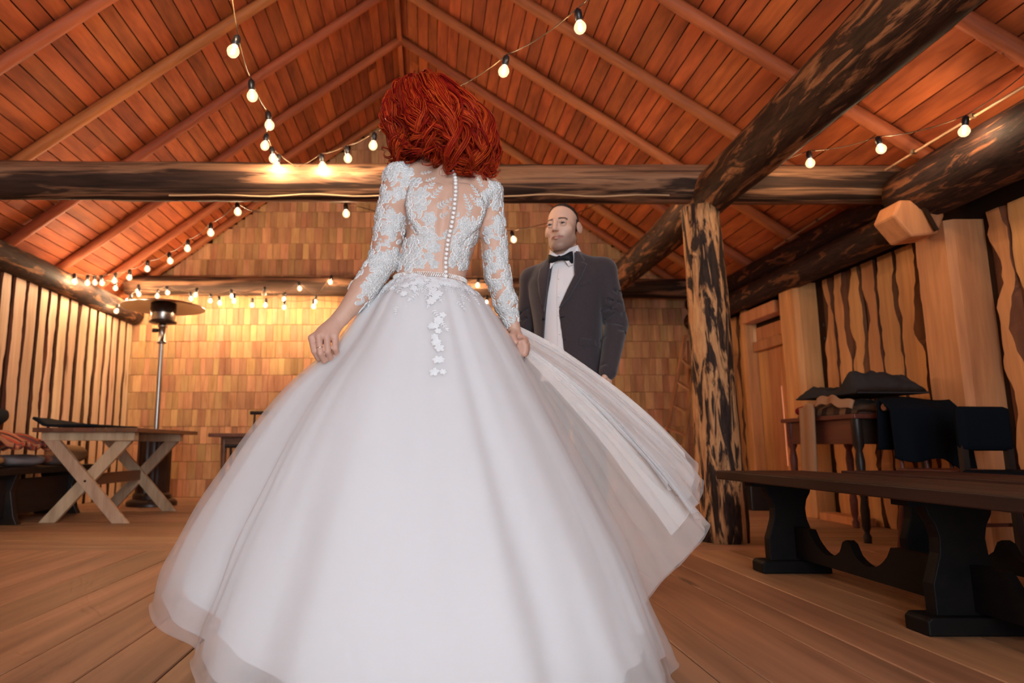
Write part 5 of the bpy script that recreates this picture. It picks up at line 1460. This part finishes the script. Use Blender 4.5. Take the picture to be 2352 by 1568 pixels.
# shirt
Fs = Field((.40, 2.95, .86), (1.0, 3.48, 1.60), .005)
Fs.loft([(z, c0[0], c0[1], rx - .016, ry - .013) for z, rx, ry in JROWS if .9 < z < 1.5] + [(.90, c0[0], c0[1], .17, .112)], .0, yaw=-GA, pw=2.3)
Vs, Qs = Fs.extract(); Vs = smoothv(Vs, Qs, 2, .5)
sh = npmesh('shirt', Vs, Qs, M_shirt, groom); bvhSh = bvh_of(Vs, Qs)
def onfront(bvh, x, z, h):
    o_ = Vector(gw(x, .5, z)); d = (Vector(gw(x, 0, z)) - o_).normalized(); loc, nor, _, _ = bvh.ray_cast(o_, d)
    if loc is None: return Vector(gw(x, .11, z))
    return loc - d * h
def patch(name, poly, bvh, h, th, mat, parent, res=.008):
    """flat cloth shape laid on the front of a garment: outline in (x, z)"""
    zs = [p_[1] for p_ in poly]; nz_ = max(3, int((max(zs) - min(zs)) / res)); rows_ = []
    for j in range(nz_ + 1):
        z = min(zs) + (max(zs) - min(zs)) * (j + .001) / (nz_ + .002); xs_ = []
        for i in range(len(poly)):
            (x0, z0), (x1, z1) = poly[i], poly[(i + 1) % len(poly)]
            if (z0 - z) * (z1 - z) <= 0 and z0 != z1: xs_.append(x0 + (x1 - x0) * (z - z0) / (z1 - z0))
        if len(xs_) >= 2: rows_.append((z, min(xs_), max(xs_)))
    m = 7; V = []; F = []
    for z, a, b_ in rows_:
        for k in range(m): V.append(onfront(bvh, a + (b_ - a) * k / (m - 1), z, h + (th if 0 < k < m - 1 else th * .5)))
        for k in range(m): V.append(onfront(bvh, a + (b_ - a) * k / (m - 1), z, h - .004))
    W = 2 * m
    for r in range(len(rows_) - 1):
        for k in range(m - 1): F.append((r * W + k, r * W + k + 1, (r + 1) * W + k + 1, (r + 1) * W + k))
        F.append((r * W, (r + 1) * W, (r + 1) * W + m, r * W + m)); F.append((r * W + m - 1, r * W + 2 * m - 1, (r + 1) * W + 2 * m - 1, (r + 1) * W + m - 1))
    if rows_:
        for r in (0, len(rows_) - 1):
            for k in range(m - 1): F.append((r * W + k, r * W + k + m, r * W + k + 1 + m, r * W + k + 1))
    o_ = mesh(name, V, F, mat, parent, False); return o_
patch('lapel', [(-.002, 1.235), (.030, 1.30), (.076, 1.395), (.066, 1.50), (.060, 1.53), (.082, 1.53), (.112, 1.478), (.104, 1.462), (.128, 1.455), (.110, 1.39), (.060, 1.30)], bvhJ, .003, .011, M_suit, jk)
patch('lapel', [(-.076, 1.235), (-.060, 1.32), (-.050, 1.42), (-.046, 1.52), (-.066, 1.52), (-.092, 1.47), (-.108, 1.455), (-.112, 1.40), (-.100, 1.32)], bvhJ, .003, .011, M_suit, jk)
patch('pocket_flap', [(.088, 1.052), (.158, 1.050), (.160, 1.092), (.084, 1.095)], bvhJ, .001, .006, M_suit, jk)
patch('breast_pocket', [(.088, 1.335), (.150, 1.350), (.148, 1.366), (.086, 1.350)], bvhJ, .0005, .003, M_suit, jk)
for z in (1.20, 1.09):
    p_ = onfront(bvhJ, -.082 - (1.2 - z) * .1, z, .004); mesh('button', [v * .0075 + p_ for v in ico_v], ico_f, M_silk, jk, True)
    patch('buttonhole', [(.006, z - .004), (.026, z - .002), (.026, z + .002), (.006, z + .001)], bvhJ, .0, .003, M_silk, jk, .002)
# back collar of the jacket
b = MB(); pts = []
for k in range(13):
    a = math.radians(-30 + 240 * k / 12) ; pts.append(gw(-math.cos(a) * .073, -.012 - math.sin(a) * .068, 1.515 + .030 * math.sin(a)))
b.tube([Vector(p_) for p_ in pts], [.012] * 13, 8, flat=1.0); b.build('collar', M_suit, jk, True)
# shirt placket, collar and buttons
patch('placket', [(-.022, 1.0), (.010, 1.0), (.014, 1.45), (-.012, 1.45)], bvhSh, .0005, .003, M_shirt, sh)
for z in (1.12, 1.21, 1.30, 1.39):
    p_ = onfront(bvhSh, -.004, z, .005); mesh('button', [v * .005 + p_ for v in ico_v], ico_f, M_pearl, sh, True)
V = []; n_ = 33
for k in range(n_):
    a = 2 * math.pi * k / n_; r = .0625
    for dz_, dr_ in ((0, 0), (.045, .001), (.043, .005), (0, .006)):
        V.append(gw(math.cos(a) * (r + dr_), .008 + math.sin(a) * (r + dr_ + .004) + dz_ * .15, 1.478 + dz_ + .006 * -math.sin(a) + (.012 if math.sin(a) < 0 else 0)))
mesh('collar_band', V, [(k * 4 + q, k * 4 + (q + 1) % 4, ((k + 1) % n_) * 4 + (q + 1) % 4, ((k + 1) % n_) * 4 + q) for k in range(n_) for q in range(4)], M_shirt, sh, True)
for sx in (-1, 1):
    P = [gw(sx * .006, .086, 1.508), gw(sx * .044, .078, 1.540), gw(sx * .071, .028, 1.566), gw(sx * .078, .0, 1.535), gw(sx * .082, .062, 1.468), gw(sx * .046, .101, 1.446)]
    V = [Vector(p_) for p_ in P]; nrm = (V[1] - V[0]).cross(V[4] - V[0]).normalized()
    if nrm.dot(Vector(gw(0, 1, 0)) - Vector(gw(0, 0, 0))) < 0: nrm = -nrm
    V2_ = [v + nrm * .005 for v in V]; m = len(V)
    mesh('collar_wing', V + V2_, [tuple(range(m))[::-1], tuple(range(m, 2 * m))] + [(i, (i + 1) % m, m + (i + 1) % m, m + i) for i in range(m)], M_shirt, sh)
# bow tie
bt = MB(); cen = (0, .100, 1.492)
for sx in (-1, 1):
    rings = []
    for f, hh, th in ((0, .011, .010), (.25, .013, .012), (.5, .019, .014), (.8, .029, .012), (1.0, .031, .006)):
        x = sx * (.004 + .058 * f); ring = []
        for q in range(12):
            a = 2 * math.pi * q / 12; ring.append(Vector(gw(x, cen[1] + math.cos(a) * th - .016 * f * f + .0025 * math.cos(3 * a), cen[2] + math.sin(a) * hh)))
        rings.append(ring)
    V = [v for r in rings for v in r]; F = [(i * 12 + q, i * 12 + (q + 1) % 12, (i + 1) * 12 + (q + 1) % 12, (i + 1) * 12 + q) for i in range(4) for q in range(12)] + [tuple(48 + q for q in range(12)), tuple(range(12))]
    bt.raw(V, F)
bto = bt.build('bow_tie', M_silk, groom, True)
kn_ = MB(); kn_.raw([Vector(gw(v.x * .010, cen[1] + .004 + v.y * .013, cen[2] + v.z * .014)) for v in ico_v], ico_f); kn_.build('knot', M_silk, bto, True)
# trousers and shoes
Ft = Field((.42, 2.98, .02), (1.0, 3.5, .98), .006)
Ft.loft([(.80, c0[0], c0[1], .165, .112), (.88, c0[0], c0[1], .168, .112), (.94, c0[0], c0[1], .160, .106), (.97, c0[0], c0[1], .156, .104)], .0, yaw=-GA, pw=2.3)
for sx in (-1, 1): Ft.chain([gw(sx * .085, -.0, .82), gw(sx * .095, .01, .46), gw(sx * .10, -.01, .06)], [.088, .066, .056], .02)
Vt, Qt = Ft.extract(); npmesh('trousers', smoothv(Vt, Qt, 2), Qt, M_suit, groom)
Fo = Field((.40, 2.85, -.01), (1.05, 3.5, .16), .005)
for sx in (-1, 1):
    Fo.chain([gw(sx * .10, -.04, .045), gw(sx * .11, .08, .035), gw(sx * .12, .17, .026)], [.042, .040, .030], .01); Fo.cone(gw(sx * .10, -.02, .05), gw(sx * .10, -.01, .12), .04, .045, .02)
Fo.carve(lambda X, Y, Z: Z - .001, (.40, 2.85, -.01), (1.05, 3.5, .16), .0)
Vo, Qo = Fo.extract()
npmesh('shoes', Vo, Qo, M_silk, groom)
